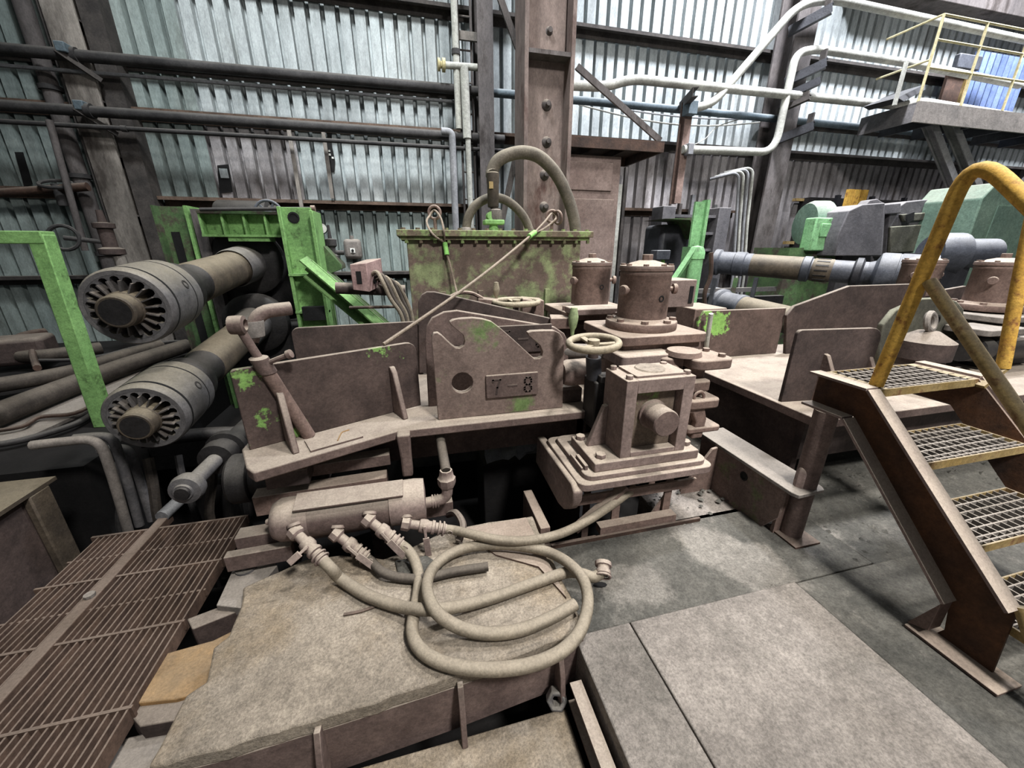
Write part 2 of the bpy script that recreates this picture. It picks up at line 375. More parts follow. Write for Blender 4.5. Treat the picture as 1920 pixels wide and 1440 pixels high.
# canopy and cabinet beside the middle column
t = thing('canopy', 'rusty steel canopy jutting out above the brown cabinet', 'canopy', (2.6, 5.2, 2.8))
g = G(); g.box(1.92, 3.22, 4.95, 5.9, 2.85, 2.865); g.obj('roof_plate', 'rust_dark', t)
for x0, x1, y0, y1 in ((1.92, 3.22, 4.95, 4.98), (1.92, 3.22, 5.87, 5.9), (3.19, 3.22, 4.98, 5.87)): G().box(x0, x1, y0, y1, 2.745, 2.85).obj('edge_channel', 'rust_dark', t)
for x in (2.3, 2.75): G().box(x, x+.03, 4.98, 5.87, 2.77, 2.85).obj('rib', 'rust_dark', t)
t = thing('cabinet', 'tall dusty brown steel cabinet under the canopy', 'cabinet', (2.4, 5.2, 0))
G().box(1.92, 2.72, 5.1, 5.6, -.2, 2.7).obj('body', 'mauve', t, .01); G().box(1.98, 2.66, 5.085, 5.1, .1, 2.2).obj('door', 'mauve', t, .006)
G().box(2.00, 2.6, 5.08, 5.1, 2.3, 2.62).obj('top_panel', 'mauve', t, .004); G().box(2.58, 2.61, 5.06, 5.085, 1.3, 1.42).obj('handle', 'steel_grey', t)
# ------------------------------------------------------------------ floor, pit
fl = setting('floor', (0, 0, 0)); ROOT['floor'] = V(0,0,0)
def slab(x0, x1, y0, y1, m='concrete', z=0, th=.25, n='floor_slab', bev=.006): return G().box(x0, x1, y0, y1, z-th, z).obj(n, m, fl, bev)
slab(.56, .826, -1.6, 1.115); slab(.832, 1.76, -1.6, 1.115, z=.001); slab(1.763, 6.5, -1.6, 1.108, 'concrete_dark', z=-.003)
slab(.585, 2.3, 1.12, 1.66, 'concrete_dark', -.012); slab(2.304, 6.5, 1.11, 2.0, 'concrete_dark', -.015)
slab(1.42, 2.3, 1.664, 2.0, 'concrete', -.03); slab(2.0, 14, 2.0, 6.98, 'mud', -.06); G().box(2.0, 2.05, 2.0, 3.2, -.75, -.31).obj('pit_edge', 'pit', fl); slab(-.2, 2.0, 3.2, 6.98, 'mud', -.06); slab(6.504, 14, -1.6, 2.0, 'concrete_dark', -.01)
slab(-.6, .47, -1.6, .97, 'slab', -.2, .1)
G().box(-8, 3.2, -1.8, 6.98, -.85, -.75).obj('pit_bottom', 'pit', fl)
G().box(-8, -2.15, 2.75, 6.98, -.75, .28).obj('pit_ledge', 'pit', fl); G().box(-2.15, -.2, 3.5, 6.98, -.75, -.1).obj('pit_ledge', 'pit', fl)
G().box(.585, 2.0, 1.64, 1.70, -.75, -.03).obj('pit_edge', 'rust_dark', fl)
# lumps of dirt and rubble lying about on the dark floor at the right
g = G(); random.seed(3)
for i in range(900):
    x = random.uniform(1.2, 4.4); y = random.uniform(1.12, 3.0); r = random.uniform(.004, .02)*(1.8 if random.random() < .12 else 1)
    if y < 1.6 and x < 2.2: r *= .5
    z0 = -.013 if y < 1.11 else (-.014 if y < 2 else -.06)
    pts = [V(x+math.cos(a)*r*random.uniform(.7,1.2), y+math.sin(a)*r*random.uniform(.7,1.2), z0) for a in [2*PI*k/6 for k in range(6)]]
    tip = V(x+random.uniform(-.3,.3)*r, y+random.uniform(-.3,.3)*r, z0+r*random.uniform(.4,.9))
    g.add(pts+[tip], [(k, (k+1) % 6, 6) for k in range(6)])
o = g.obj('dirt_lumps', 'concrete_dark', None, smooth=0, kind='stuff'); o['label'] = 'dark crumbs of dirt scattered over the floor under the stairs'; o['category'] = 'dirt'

t = thing('wall_gap', 'long black gap in the sheeting under the rusty girt, left of centre', 'opening', (-2.4,6.9,2.1)); a = at(285,382,Y=6.93); b = at(560,415,Y=6.93)
G().box(a.x, b.x, 6.925, 6.96, b.z, 2.15).obj('dark_gap', 'black', t)
# ------------------------------------------------------------------ pipes along the wall
def pipe(name, path, r, m, label, fit=None, n=12, cat='pipe'):
    t = thing(name, label, cat, path[0]); G().tube(path, r, n).obj('tube', m, t)
    for q in (fit or []): 
        q, ax = q; G().lathe(Vector(q)-Vector(ax)*.03, ax, [(r,0),(r*1.35,0),(r*1.35,.06),(r,.06)], 12).obj('clamp', 'pipe_dark', t)
    return t
X1 = (1,0,0)
pipe('wall_pipe', [(-6.5,6.55,3.71),(-3.7,6.55,3.71),(1.0,6.55,3.73),(1.3,6.55,3.73)], .06, 'pipe_dark', 'thick dark pipe running along the upper left wall towards the wide column', [((-3.6,6.55,3.71),X1),((1.2,6.55,3.73),X1)])
pipe('wall_pipe', [(1.3,6.55,3.73),(4.6,6.55,3.74),(12.5,6.55,3.72)], .055, 'pipe_blue', 'blue grey pipe passing behind the wide column along the right wall')
pipe('wall_pipe', [(-6.5,6.62,3.56),(.85,6.62,3.60),(.95,6.55,3.57),(.95,6.5,3.50)], .02, 'pipe_grey', 'thin grey conduit hugging the underside of the blue pipe')
pipe('wall_pipe', [(-6.5,6.5,3.15),(1.15,6.5,3.14),(1.5,6.5,3.14)], .058, 'pipe_dark', 'thick black pipe below the rusty girt on the left wall', [((-3.6,6.5,3.15),X1),((1.13,6.5,3.14),X1)])
pipe('wall_pipe', [(-6.5,6.5,2.985),(1.6,6.5,2.99)], .026, 'pipe_dark', 'thin dark pipe running under the thick black pipe', [((-3.3,6.5,2.985),X1),((1.15,6.5,2.99),X1)])
# white upright pipes by the narrow dark column
t = pipe('wall_pipe', [(.818,6.45,6.5),(.818,6.45,3.22)], .045, 'pipe_white', 'white vertical pipe coming down from above beside the dark column', [((.818,6.45,4.12),(0,0,1))])
t = pipe('wall_pipe', [(.92,6.42,3.95),(.93,6.42,3.1)], .06, 'pipe_white', 'short cream vertical pipe with a tee branch')
G().cyl((.62,6.42,3.95),(1.3,6.42,3.97),.042,n=12).obj('branch','pipe_white',t); G().lathe((.56,6.42,3.95),X1,[(0,0),(.075,0),(.075,.03),(.042,.035),(.042,.06),(.08,.06),(.08,.1),(.042,.1)],12).obj('flange','yellow_rail',t)
pipe('wall_pipe', [(.94,6.42,3.1),(.945,6.42,2.4),(.96,6.42,1.0)], .04, 'pipe_white', 'thin cream vertical pipe below the tee')
pipe('wall_pipe', bend([(.55,6.3,3.14),(.70,6.3,3.14),(.69,6.3,1.2)], .08), .048, 'pipe_grey', 'grey pipe bending down from the black pipe behind the tank')
t = thing('ladder', 'narrow dark steel ladder against the wall beside white pipes', 'ladder', (1.0,6.6,0))
for x in (.88, 1.06): G().box(x-.015, x+.015, 6.6, 6.65, .5, 6.4).obj('rail', 'column_grey', t)
for k in range(15): G().cyl((.88,6.62,.8+k*.38), (1.06,6.62,.8+k*.38), .012, n=6).obj('rung', 'column_grey', t)
G().box(.86, 1.32, 6.52, 6.56, 4.30, 4.40).obj('bracket', 'plate_grey', t)
for z_, lab in ((3.66,'upper black pipe clamp bracket across the grimy pale column'),(3.10,'lower black pipe clamp bracket across the grimy pale column')):
    b_ = thing('pipe_bracket', lab, 'bracket', (-3.6,6.5,z_)); G().bar((-3.72,6.45,z_+.06),(-3.45,6.62,z_-.16),.05,.05).obj('arm','girt',b_); G().obox((-3.66,6.5,z_+.09),(.1,.14,.1)).obj('clamp','pipe_blue',b_,.01)
# right wall, bent white pipes
Yp = 6.1
def pp(*pts): return [at(x, y, Y=Yp) for x, y in pts]
t = pipe('wall_pipe', bend(pp((1070,160),(1135,163),(1185,148),(1500,180),(1685,199),(1725,190),(1912,220)), .2), .062, 'pipe_white', 'lowest long white pipe with two shallow kinks along the right wall')
t = pipe('wall_pipe', bend(pp((1288,205),(1335,196),(1497,8),(1560,-2),(1925,76)), .35, 8), .058, 'pipe_white', 'white pipe climbing diagonally then running along the top right')
t = pipe('wall_pipe', bend(pp((1280,280),(1452,286),(1492,100),(1530,92),(1700,118),(1912,160)), .3, 8), .058, 'pipe_white', 'white pipe bent into a tall loop around the right column')
t = thing('pipe_bracket', 'short rusty post with a cantilever arm holding white pipes', 'bracket', at(1290,290,Y=6.2))
p = at(1290,190,Y=6.2); q = at(1285,300,Y=6.2); G().ibeam(p, (p.x,6.2,2.3), .12, .14, (0,1,0)).obj('post', 'rust', t)
G().chan(p+V(-.25,-.5,-.05), p+V(.1,.3,.02), .08, .12).obj('arm', 'girt', t); G().obox(at(1294,204,Y=6.1), (.16,.16,.18)).obj('clamp', 'pipe_blue', t, .01); G().obox(at(1290,281,Y=6.1), (.1,.16,.16)).obj('clamp', 'pipe_grey', t, .01)
for i, (px, py, lab) in enumerate(((1545,30,'uppermost black channel bracket on the right column'),(1535,130,'middle black channel bracket under the looped white pipe'),(1512,245,'lowest black channel bracket on the right column'),(1505,192,'small grey bracket stub where two white pipes cross the column'))):
    p = at(px, py, Y=6.0); g = G(); s_ = .55 if i == 3 else 1
    t = thing('channel_bracket', lab, 'bracket', p)
    g.chan(p+V(-.30*s_,.30,-.10*s_), p+V(0,-.12,.04), .08, .13*s_, (0,0,1), -1); g.obj('arm', 'steel_black' if i < 3 else 'girt', t)
    if i == 1: G().chan(p+V(-.30,.30,-.32), p+V(-.02,-.1,-.18), .08, .11, (0,0,1), -1).obj('lower_arm', 'steel_black', t)
    G().obox(p+V(-.02,-.05,.16*s_), (.03,.1,.14*s_)).obj('lug', 'girt', t)
# bundle of small bent pipes low on the right wall
for k in range(4):
    x = 1378+k*9
    pts = [at(x-8, 330+k*-4, Y=6.3)+V(-.25,.2,-.03), at(x+8, 322-k*3, Y=6.3), at(x+2-k*2, 420, Y=6.3), at(x-4-k*2, 520, Y=6.3), at(x-6-k*2, 560, Y=6.3)+V(0,0,-1.3)]
    tag(G().tube(bend(pts, .14), .024, 8).obj('thin_pipe', 'pipe_white' if k % 2 else 'pipe_grey'), ('leftmost','second','third','rightmost')[k]+' of the thin grey pipes hooked over left of the right column', 'pipe', 'hooked pipes by the right column')
# overhead cables on right wall
for k, (a, b, sag) in enumerate((((1085,190),(1470,222),.10),((1085,196),(1440,228),.16))):
    P = at(*a, Y=6.7); Q = at(*b, Y=6.7); tag(G().tube([P.lerp(Q, i/12)-V(0,0,sag*math.sin(PI*i/12)) for i in range(13)], .012, 6).obj('cable', 'pipe_white' if k else 'pipe_grey'), ('upper' if k == 0 else 'lower')+' thin cable sagging along the wall right of the wide column', 'cable')
tag(G().tube(spline([at(1292,275,Y=6.6), at(1320,262,Y=6.6), at(1345,238,Y=6.6), at(1385,224,Y=6.6)]), .008, 6).obj('cable', 'pipe_white'), 'thin white cable rising slantwise behind the rusty post', 'cable')
# hanger frames on the left wall
for px, y0, y1, lab in ((545, 238, 395, 'thin pale upright strap on the left wall, nearer the pale column'), (610, 243, 372, 'thin pale upright strap with torn sheeting beside it')):
    a = at(px-5, y0, Y=6.75); b = at(px+12, y1, Y=6.75)
    tag(G().bar((a.x,6.77,a.z), (a.x,6.77,b.z), .05, .03, (0,1,0)).obj('upright_strap', 'column_pale'), lab, 'strap')
t = thing('wall_opening', 'small dark torn opening in the sheeting beside the pale strap', 'opening', (-.55,6.9,2.9))
g = G(); p = [at(x, y, Y=6.955) for x, y in ((614,243),(622,243),(622,272),(628,300),(627,322),(618,322),(612,285))]; g.prism(p, (0,.01,0)); g.obj('dark_hole', 'black', t)
for q in ((618,290),(624,296),(617,283)): G().obox(at(*q, Y=6.95), (.03,.015,.025)).obj('torn_flap', 'white', t)
t = thing('wall_opening', 'dark square hole broken in the lower left sheeting', 'opening', (-2.4,6.9,2.3))
g = G(); g.prism([at(x, y, Y=6.955) for x, y in ((407,310),(428,308),(436,360),(412,362))], (0,.01,0)); g.obj('dark_hole', 'black', t); G().obox(at(420,325,Y=6.95), (.1,.015,.12)).obj('torn_flap', 'sheet', t)
# ------------------------------------------------------------------ walkway high on the right
t = thing('walkway', 'raised grey steel walkway with pale yellow railings, upper right', 'walkway', (9.8,5.7,4.0))
a = at(1722,196,Y=5.4); b = at(1900,216,Y=5.4); zf = a.z+.05; x0 = a.x; x1 = 13.0
G().box(x0, x1, 5.4, 5.43, zf-.28, zf).obj('edge_beam', 'plate_grey', t); G().box(x0, x1, 5.43, 6.25, zf-.04, zf-.01).obj('deck', 'steel_grey', t)
G().box(x0, x0+.03, 5.43, 6.25, zf-.28, zf-.04).obj('end_beam', 'steel_grey', t)
for k in range(5): G().box(x0+.5+k*.8, x0+.55+k*.8, 5.43, 6.25, zf-.28, zf-.04).obj('joist', 'steel_black', t)
for k, x in enumerate((x0+.05, x0+1.0, x0+2.0, x0+3.0)): G().cyl((x,5.45,zf), (x,5.45,zf+1.1), .019, n=8).obj('post', 'yellow_rail', t)
for z in (zf+.45, zf+.8, zf+1.1): G().cyl((x0+.05,5.45,z), (x1,5.45,z), .017, n=8).obj('rail', 'yellow_rail', t)
for z in (zf+.55, zf+1.1): G().cyl((x0+.05,5.45,z), (x0+.05,6.2,z), .017, n=8).obj('rail', 'yellow_rail', t)
for px0, py0, px1, py1 in ((1735,215,1800,380),(1775,215,1825,340)):
    p = at(px0, py0, Y=5.6); q = at(px1, py1, Y=5.6); G().ibeam(p, p+(q-p)*1.15, .12, .14, (0,1,0)).obj('leg', 'steel_grey', t)
pst = at(1700,115,Y=5.3); G().box(pst.x-.02, pst.x+.02, 5.28, 5.32, at(1700,200,Y=5.3).z, pst.z).obj('post', 'pipe_white', t)
t = thing('walkway_ramp', 'dark angled steel flap at the near end of the walkway', 'ramp', at(1690,180,Y=5.5))
g = G(); g.prism([at(1683,183,Y=5.4), at(1735,158,Y=5.9), at(1735,168,Y=5.9), at(1695,190,Y=5.4)], (0,.5,.02)); g.obj('plate', 'steel_black', t)
t = thing('blue_cladding', 'blue and white corrugated sheets behind the raised walkway', 'cladding', (11,6.6,4.2))
for k in range(9):
    x = at(1822,120,Y=6.6).x+k*.17; G().box(x, x+.14, 6.55, 6.6, zf, zf+1.35).obj('sheet', 'blue_sheet', t)
t = thing('doorway_panel', 'dark brown doorway panel with a yellow frame beside blue sheets', 'door', (10.5,6.6,4.2))
xa = at(1785,120,Y=6.6).x; G().box(xa, xa+.5, 6.6, 6.65, zf, zf+1.0).obj('panel', 'rust_dark', t); G().box(xa+.44, xa+.52, 6.55, 6.6, zf, zf+.95).obj('frame', 'yellow_dusty', t); G().box(xa, xa+.6, 6.5, 6.6, zf+1.02, zf+1.25).obj('lintel', 'steel_blue', t, .02)
a = at(1600,8,Y=6.7); tag(G().box(a.x, 14, 6.55, 6.9, at(1880,38,Y=6.7).z, 6.7).obj('crane_girder', 'column_grey', None, .02), 'grey crane girder running along the wall in the upper right corner', 'girder')
# ------------------------------------------------------------------ foreground cover block
ZB = .08
t = thing('cover_block', 'large dusty concrete topped steel cover block lying in the foreground', 'cover block', (0, 1.0, -.2))
top = ats([(573,1049),(640,1040),(720,1047),(850,990),(997,966),(1100,1177),(1048,1199),(850,1268),(640,1335),(420,1401),(275,1438),(351,1300),(387,1278),(400,1213),(429,1193),(451,1138),(453,1102)], Z=ZB)
rnd_ = random.Random(5); jag = []
for a_, b_ in zip(top, top[1:]+top[:1]):
    n_ = max(1, int((b_-a_).length/.05))
    for k in range(n_): q_ = a_.lerp(b_, k/n_); jag.append(q_+V(rnd_.uniform(-.005,.005), rnd_.uniform(-.005,.005), rnd_.uniform(-.004,.002)))
g = G(); g.prism(jag, (0,0,-.07)); g.obj('top_slab', 'slab', t, .01)
inner = [p+V(0,0,-.07) for p in top]; c0 = sum(inner, V(0,0,0))/len(inner)
g = G(); g.prism([c0+(p-c0)*.992 for p in inner], (0,0,-.24)); g.obj('body', 'brown', t)
for px, py in ((862,1272),(1050,1206),(592,1356)):
    p = at(px, py, Z=ZB); x = p.x; y = p.y
    g = G(); g.prism([(x-.011,y+.015,.045),(x-.011,y-.012,.05),(x-.011,y-.05,-.05),(x-.011,y-.075,-.2),(x-.011,y+.015,-.2)], (.022,0,0)); g.obj('rib', 'brown', t, .003)
g = G(); p = [at(*q, Z=ZB+.012) for q in ((860,992),(986,970),(1062,1120),(1010,1062),(930,1040))]; g.prism(p, (0,0,-.012)); g.obj('thin_plate', 'rust', t)
t = thing('hex_nut', 'big loose hex nut lying on the lower plate by the block corner', 'nut', at(1043,1318,Z=-.2))
p = at(1043,1318,Z=-.2)+V(0,0,.028); ax = V(-.25,-.85,.45).normalized()
g = G(); k = []
g.lathe(p-ax*.02, ax, [(.022,0),(.044,0),(.044,.04),(.036,.046),(.022,.04),(.022,0)], 6); g.obj('body', 'steel_grey', t, .003)
tag(G().chan((.512,-1.5,-.13), (.512,.98,-.13), .05, .12, side=-1, t=.012).obj('edge_channel', 'brown'), 'long rusty channel along the slot between lower plate and floor', 'channel')
# plates stepping down at the left of the block
t = thing('base_plate', 'grey base plate with a big bolt beside the grating', 'plate', at(450,1090,Z=.02))
g = G(); g.prism(ats([(405,1135),(440,1060),(505,1040),(520,1060),(470,1120),(455,1140)], Z=.03), (0,0,-.05)); g.obj('plate', 'plate_grey', t, .004)
p = at(462,1066,Z=.03); G().cyl(p, p+V(0,0,.012), .05, n=18).obj('washer', 'steel_grey', t); G().bolt(p+V(0,0,.012), (0,0,1), .03, .03).obj('bolt', 'steel_grey', t, .003)
tag(G().prism(ats([(350,1160),(452,1122),(455,1142),(360,1180)], Z=.0), (0,0,-.12)).obj('angle_block', 'brown_dark', None, .006), 'short dark steel block under the grey base plate', 'block')
tag(G().prism(ats([(258,1318),(298,1228),(400,1200),(440,1180),(400,1290),(330,1310)], Z=-.03), (0,0,-.07)).obj('rusty_plate', 'rust_orange', None, .006), 'orange rusty plate wedged between grating and cover block', 'plate')
tag(G().prism(ats([(238,1335),(262,1318),(360,1300),(330,1350),(262,1362)], Z=-.05), (0,0,-.12)).obj('dark_block', 'brown_dark', None, .006), 'dark stepped block below the orange plate', 'block')
tag(G().prism(ats([(185,1425),(225,1385),(330,1360),(300,1440),(190,1470)], Z=-.12), (0,0,-.3)).obj('lower_block', 'plate_grey', None, .008), 'grey lower block at the bottom edge left of the cover block', 'block')
# ------------------------------------------------------------------ floor grating, lower left
t = thing('floor_grating', 'rusty floor grating of long flat bars in the lower left', 'grating', (-1.4, 1.4, -.05))
xr, xl = -1.135, -1.95
n = 27
me = None
for k in range(n):
    x = xr-.012-k*(xr-xl-.02)/n
    if abs(x+1.64) < .03: continue
    y0 = -.1; y1 = 2.36 if x < -1.0 else 2.3
    if me is None:
        o = G().box(-.0035, .0035, y0, y1, -.07, 0).obj('bar', 'grate'); me = o.data; o.location = V(x,0,0)-ROOT[t.name]; o.parent = t
    else:
        o = bpy.data.objects.new('bar', me); COL.objects.link(o); o.parent = t; o.location = V(x,0,0)-ROOT[t.name]
for px, py in ((440,1045),(365,1160),(235,1328)):
    y = at(px, py, Z=0).y; G().box(xl, xr, y-.006, y+.006, -.05, .003).obj('cross_bar', 'grate', t)
for y in (.55, 1.8, 2.18): G().box(xl, xr, y-.005, y+.005, -.05, -.012).obj('cross_bar', 'grate', t)
G().box(xl, xr, 2.355, 2.37, -.05, .003).obj('end_bar', 'grate', t)
G().box(-1.668, -1.612, -.1, 2.5, -.05, .01).obj('rail', 'grate', t, .006); p = V(-1.64,1.86,.012); G().cyl(p, p+V(0,0,.014), .022, n=8).obj('bolt', 'plate_grey', t)
tag(G().tube(bend([(-1.64,2.45,.02),(-1.60,2.75,.03),(-1.25,2.95,.10),(-.9,3.0,.15)], .12), .038, 10).obj('bent_pipe', 'pipe_grey'), 'grey pipe curving away from the end of the grating rail', 'pipe')
# ------------------------------------------------------------------ manifold with its valves
YM, ZM = 1.85, .295
t = thing('manifold', 'dusty horizontal manifold drum with four valve outlets below the table', 'manifold', (-.4, YM, .18))
xa, xb = -.765, -.03
G().lathe((xa,YM,ZM), X1, [(.109,.15),(.107,.165),(.107,.56)], 32).obj('drum', 'brown', t); G().lathe((xa,YM,ZM), X1, [(0,-.03),(.05,-.028),(.09,-.012),(.108,.02),(.11,.06),(.11,.16),(.10,.161)], 32).obj('end_cap', 'mauve', t); G().lathe((xa,YM,ZM), X1, [(.107,.55),(.116,.55),(.118,.68),(.112,.73),(.06,.735),(0,.735)], 32).obj('end_cap', 'mauve', t)
g = G(); g.obox((-.40,YM-.035,ZM+.112), (.52,.11,.014), Matrix.Rotation(math.radians(16), 3, 'X')); g.obj('cover_strip', 'brown', t, .003)
G().lathe((xa-.055,YM,ZM), X1, [(0,0),(.012,0),(.016,.01),(.010,.03),(.022,.035),(.022,.06)], 10).obj('plug', 'mauve', t)
def outlet(a, e, b, ya, yb, handle, hl):
    "stub on the drum, elbow, ball valve and hose tail"
    A = at(*a, Y=ya); E_ = at(*e, Y=ya-.03); Bp = at(*b, Y=yb); d = (Bp-E_).normalized(); L = (Bp-E_).length
    s_ = G(); s_.cyl(A, E_+(E_-A).normalized()*.01, .024, n=14); s_.lathe(A, (E_-A), [(.034,0),(.034,.014),(.026,.018)], 14)
    el = s_.obj('elbow', 'mauve', t)
    g = G(); g.lathe(E_, d, [(0,-.03),(.036,-.026),(.038,.01),(.027,.02)], 8); g.obj('elbow_nut', 'mauve', el)
    g = G(); g.lathe(E_, d, [(.024,0),(.024,L*.30),(.033,L*.32),(.036,L*.40),(.036,L*.5),(.03,L*.55),(.03,L*.62),(.036,L*.63),(.036,L*.7),(.027,L*.72),(.027,L)], 16)
    v = g.obj('valve_body', 'mauve', t)
    G().torus(E_+d*L*.82, d, .033, .006, 16, 6).obj('hose_clamp', 'mauve', v); G().torus(E_+d*L*.93, d, .033, .006, 16, 6).obj('hose_clamp', 'mauve', v)
    G().torus(E_+d*L*.93+V(.03,-.03,-.01), d.cross(V(0,0,1)), .014, .003, 12, 5).obj('clamp_ring', 'mauve', v)
    P0 = E_+d*L*.45; hv = Vector(handle).normalized(); sd = V(0,-1,.5).normalized()
    g = G(); g.cyl(P0, P0+sd*.05, .011, n=8); g.bar(P0+sd*.05-hv*.01, P0+sd*.055+hv*hl*.35, .014, .006, sd); g.bar(P0+sd*.055+hv*hl*.3, P0+sd*.04+hv*hl, .032, .009, sd); g.obj('lever', 'mauve', v, .002)
    return Bp, d
h1, d1 = outlet((551,982),(556,1000),(607,1052), 1.755, 1.60, (-.6,-.3,-.35), .09)
h2, d2 = outlet((634,985),(632,1003),(688,1046), 1.76, 1.66, (.7,-.35,-.6), .18)
h3, d3 = outlet((693,960),(692,976),(752,1022), 1.75, 1.64, (.55,-.3,-.7), .16)
h4, d4 = outlet((763,966),(763,982),(836,992), 1.755, 1.70, (.05,-.15,-1), .18)
g = G(); e0 = V(xb-.02,YM,ZM-.03); e1 = V(.09,YM-.01,ZM-.01); e2 = V(.09,YM,.43); g.tube(bend([e0,e1,e2], .05), .03, 14); el = g.obj('end_elbow', 'mauve', t)
G().lathe((.09,YM,.36), (0,0,1), [(.03,0),(.044,0),(.05,.02),(.05,.05),(.04,.06),(.034,.1),(.026,.1)], 8).obj('union_nut', 'mauve', el); G().cyl((.09,YM,.45),(.08,YM+.28,.53), .028, n=12).obj('riser', 'hose_dark', el)
for q in (.0, .012, .024): G().lathe((.0+q*1.2,YM,ZM-.025), X1, [(.03,0),(.038,.003),(.038,.01),(.03,.012)], 14).obj('thread', 'mauve', el)
# ------------------------------------------------------------------ hoses on the block
def hose(name, pts, r, m, label, ends=()):
    t = thing(name, label, 'hose', pts[0]); G().tube(spline(pts, 7), r, 14).obj('tube', m, t); return t
z = lambda l, ZZ: [at(x, y, Z=q) for (x, y), q in zip(l, ZZ)]
RH = .026; zb = ZB+RH+.012
l = [(640,1086),(690,1117),(750,1137),(800,1143),(850,1139),(920,1122),(1000,1094),(1060,1074),(1092,1076),(1114,1082),(1131,1070)]
t = hose('rubber_hose', [h1-d1*.05, h1, h1+d1*.06]+z(l, [.12,zb,.13,.17,.15,zb,zb,zb,zb,.11,.13]), RH, 'hose', 'thick dusty hose from the leftmost valve stretching straight across the coil')
e = at(1131,1070,Z=.13); ax = V(.35,.75,.35).normalized(); G().lathe(e, ax, [(.026,-.02),(.036,-.015),(.036,.0),(.03,.005),(.03,.02),(.04,.022),(.04,.04),(.0,.045)], 12).obj('end_fitting', 'mauve', t); G().torus(e-ax*.025, ax, .034, .006, 14, 6).obj('hose_clamp', 'mauve', t)
l = [(776,1048),(785,1078),(783,1112),(776,1150),(773,1185),(786,1215),(820,1239),(870,1252),(935,1255),(1000,1245),(1054,1220),(1088,1182),(1102,1132),(1094,1088),(1066,1056),(1030,1036),(990,1026),(940,1021),(890,1024),(848,1037),(815,1062),(801,1092),(806,1126),(826,1155),(866,1178),(920,1188),(980,1180),(1040,1155),(1078,1133)]
Z_ = [.15,.12,.11,.115,zb,zb,zb,zb,zb,zb,zb,zb,.14,.18,.17,.14,.14,.14,.14,.14,.15,.18,.21,.19,.14,zb,zb,zb,zb]
t = hose('rubber_hose', [h3-d3*.05, h3, h3+d3*.04]+z(l, Z_), RH, 'hose', 'thick dusty hose coiled in two big loops on the cover block')
t = hose('rubber_hose', [h4-d4*.05, h4, h4+d4*.05]+z([(890,1003),(940,1013),(995,1013),(1050,1001),(1100,977),(1145,948),(1190,915)], [.20,.18,.18,.18,.19,.21,.23]), .024, 'hose', 'dusty hose from the rightmost valve trailing off under the bearing stand')
t = hose('rubber_hose', [h2-d2*.05, h2, h2+d2*.03]+z([(716,1072),(750,1083),(795,1084),(850,1072),(915,1062)], [.13,.115,zb,zb,zb]), .022, 'hose_dark', 'short dark hose from the second valve slipping under the coil')
tag(G().tube(spline([at(x, y, Z=ZB+.008) for x, y in ((645,1152),(680,1145),(715,1132))]), .007, 6).obj('bent_rod', 'rust_dark'), 'thin bent rod lying on the cover block left of the coil', 'rod')
tag(G().tube(spline([at(x, y, Z=q) for (x, y), q in zip(((860,1015),(868,985),(855,962),(840,965)), (.12,.17,.17,.1))]), .02, 8).obj('bent_stub', 'brown_dark'), 'small dark bent pipe stub standing behind the coil', 'pipe')
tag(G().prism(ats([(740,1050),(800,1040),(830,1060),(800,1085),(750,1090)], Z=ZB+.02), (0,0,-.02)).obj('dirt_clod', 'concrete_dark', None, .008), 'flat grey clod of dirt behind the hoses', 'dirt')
# hole plate in the floor
tag(G().prism([at(1125+13*math.cos(a), 1097+5*math.sin(a), Z=-.011) for a in [2*PI*k/10 for k in range(10)]], (0,0,.004)).obj('floor_hole', 'black'), 'small black hole in the floor next to the hose end', 'hole')
# timbers and beams under the table, around the manifold
def beam(name, p0, p1, w, h, m, label, cat='beam', up=(0,0,1), bev=.004): return tag(G().bar(p0, p1, w, h, up).obj(name, m, None, bev), label, cat)
beam('support_beam', (-1.0,1.93,.15), (.12,1.97,.15), .09, .09, 'brown', 'long brown beam carrying the manifold')
beam('support_beam', (-.92,2.03,.30), (-.24,2.06,.30), .09, .12, 'rust', 'brown beam with bolt heads behind the manifold')
beam('support_beam', (-.75,2.12,.42), (-.22,2.15,.42), .09, .07, 'brown', 'upper beam tucked under the table edge')
beam('packing_block', (-.82,2.0,.47), (-.62,2.01,.47), .13, .09, 'brown_dark', 'dark packing block on the beams under the table corner', 'block')
beam('support_beam', (-1.02,1.82,.115), (-.72,1.83,.115), .05, .09, 'brown', 'pale topped beam end jutting out left of the manifold')
# ------------------------------------------------------------------ guide table of the near machine
ZT = .63
def vplate(pts, th, name, m, parent, bev=.006):
    "upright plate: outline points at constant Y, thickness away from the viewer"
    return G().prism(pts, (0, th, 0)).obj(name, m, parent, bev)
def wall_plate(a, b, z0, z1, th, r0=0, r1=0, n=4):
    "upright plate over the line a-b with rounded upper corners"
    a = V(a[0], a[1], 0); b = V(b[0], b[1], 0); d = (b-a); L = d.length; d.normalize(); nr = V(-d.y, d.x, 0)
    prof = [(0, z0), (L, z0)]
    if r1: prof += [(L-r1+r1*math.cos(q), z1-r1+r1*math.sin(q)) for q in [PI/2*k/n for k in range(n+1)]]
    else: prof.append((L, z1))
    if r0: prof += [(r0-r0*math.sin(q), z1-r0+r0*math.cos(q)) for q in [PI/2*k/n for k in range(n+1)]]
    else: prof.append((0, z1))
    g = G(); g.prism([a+d*s+V(0,0,zz) for s, zz in prof], nr*th); return g
t = thing('guide_table', 'dusty brown guide table with splayed guard plates, nearest machine', 'machine table', (.1, 2.5, -.2))
GT = t
f = [(464,884),(745,808),(1103,770)]
p0, p1, p2 = ats(f, Z=ZT)
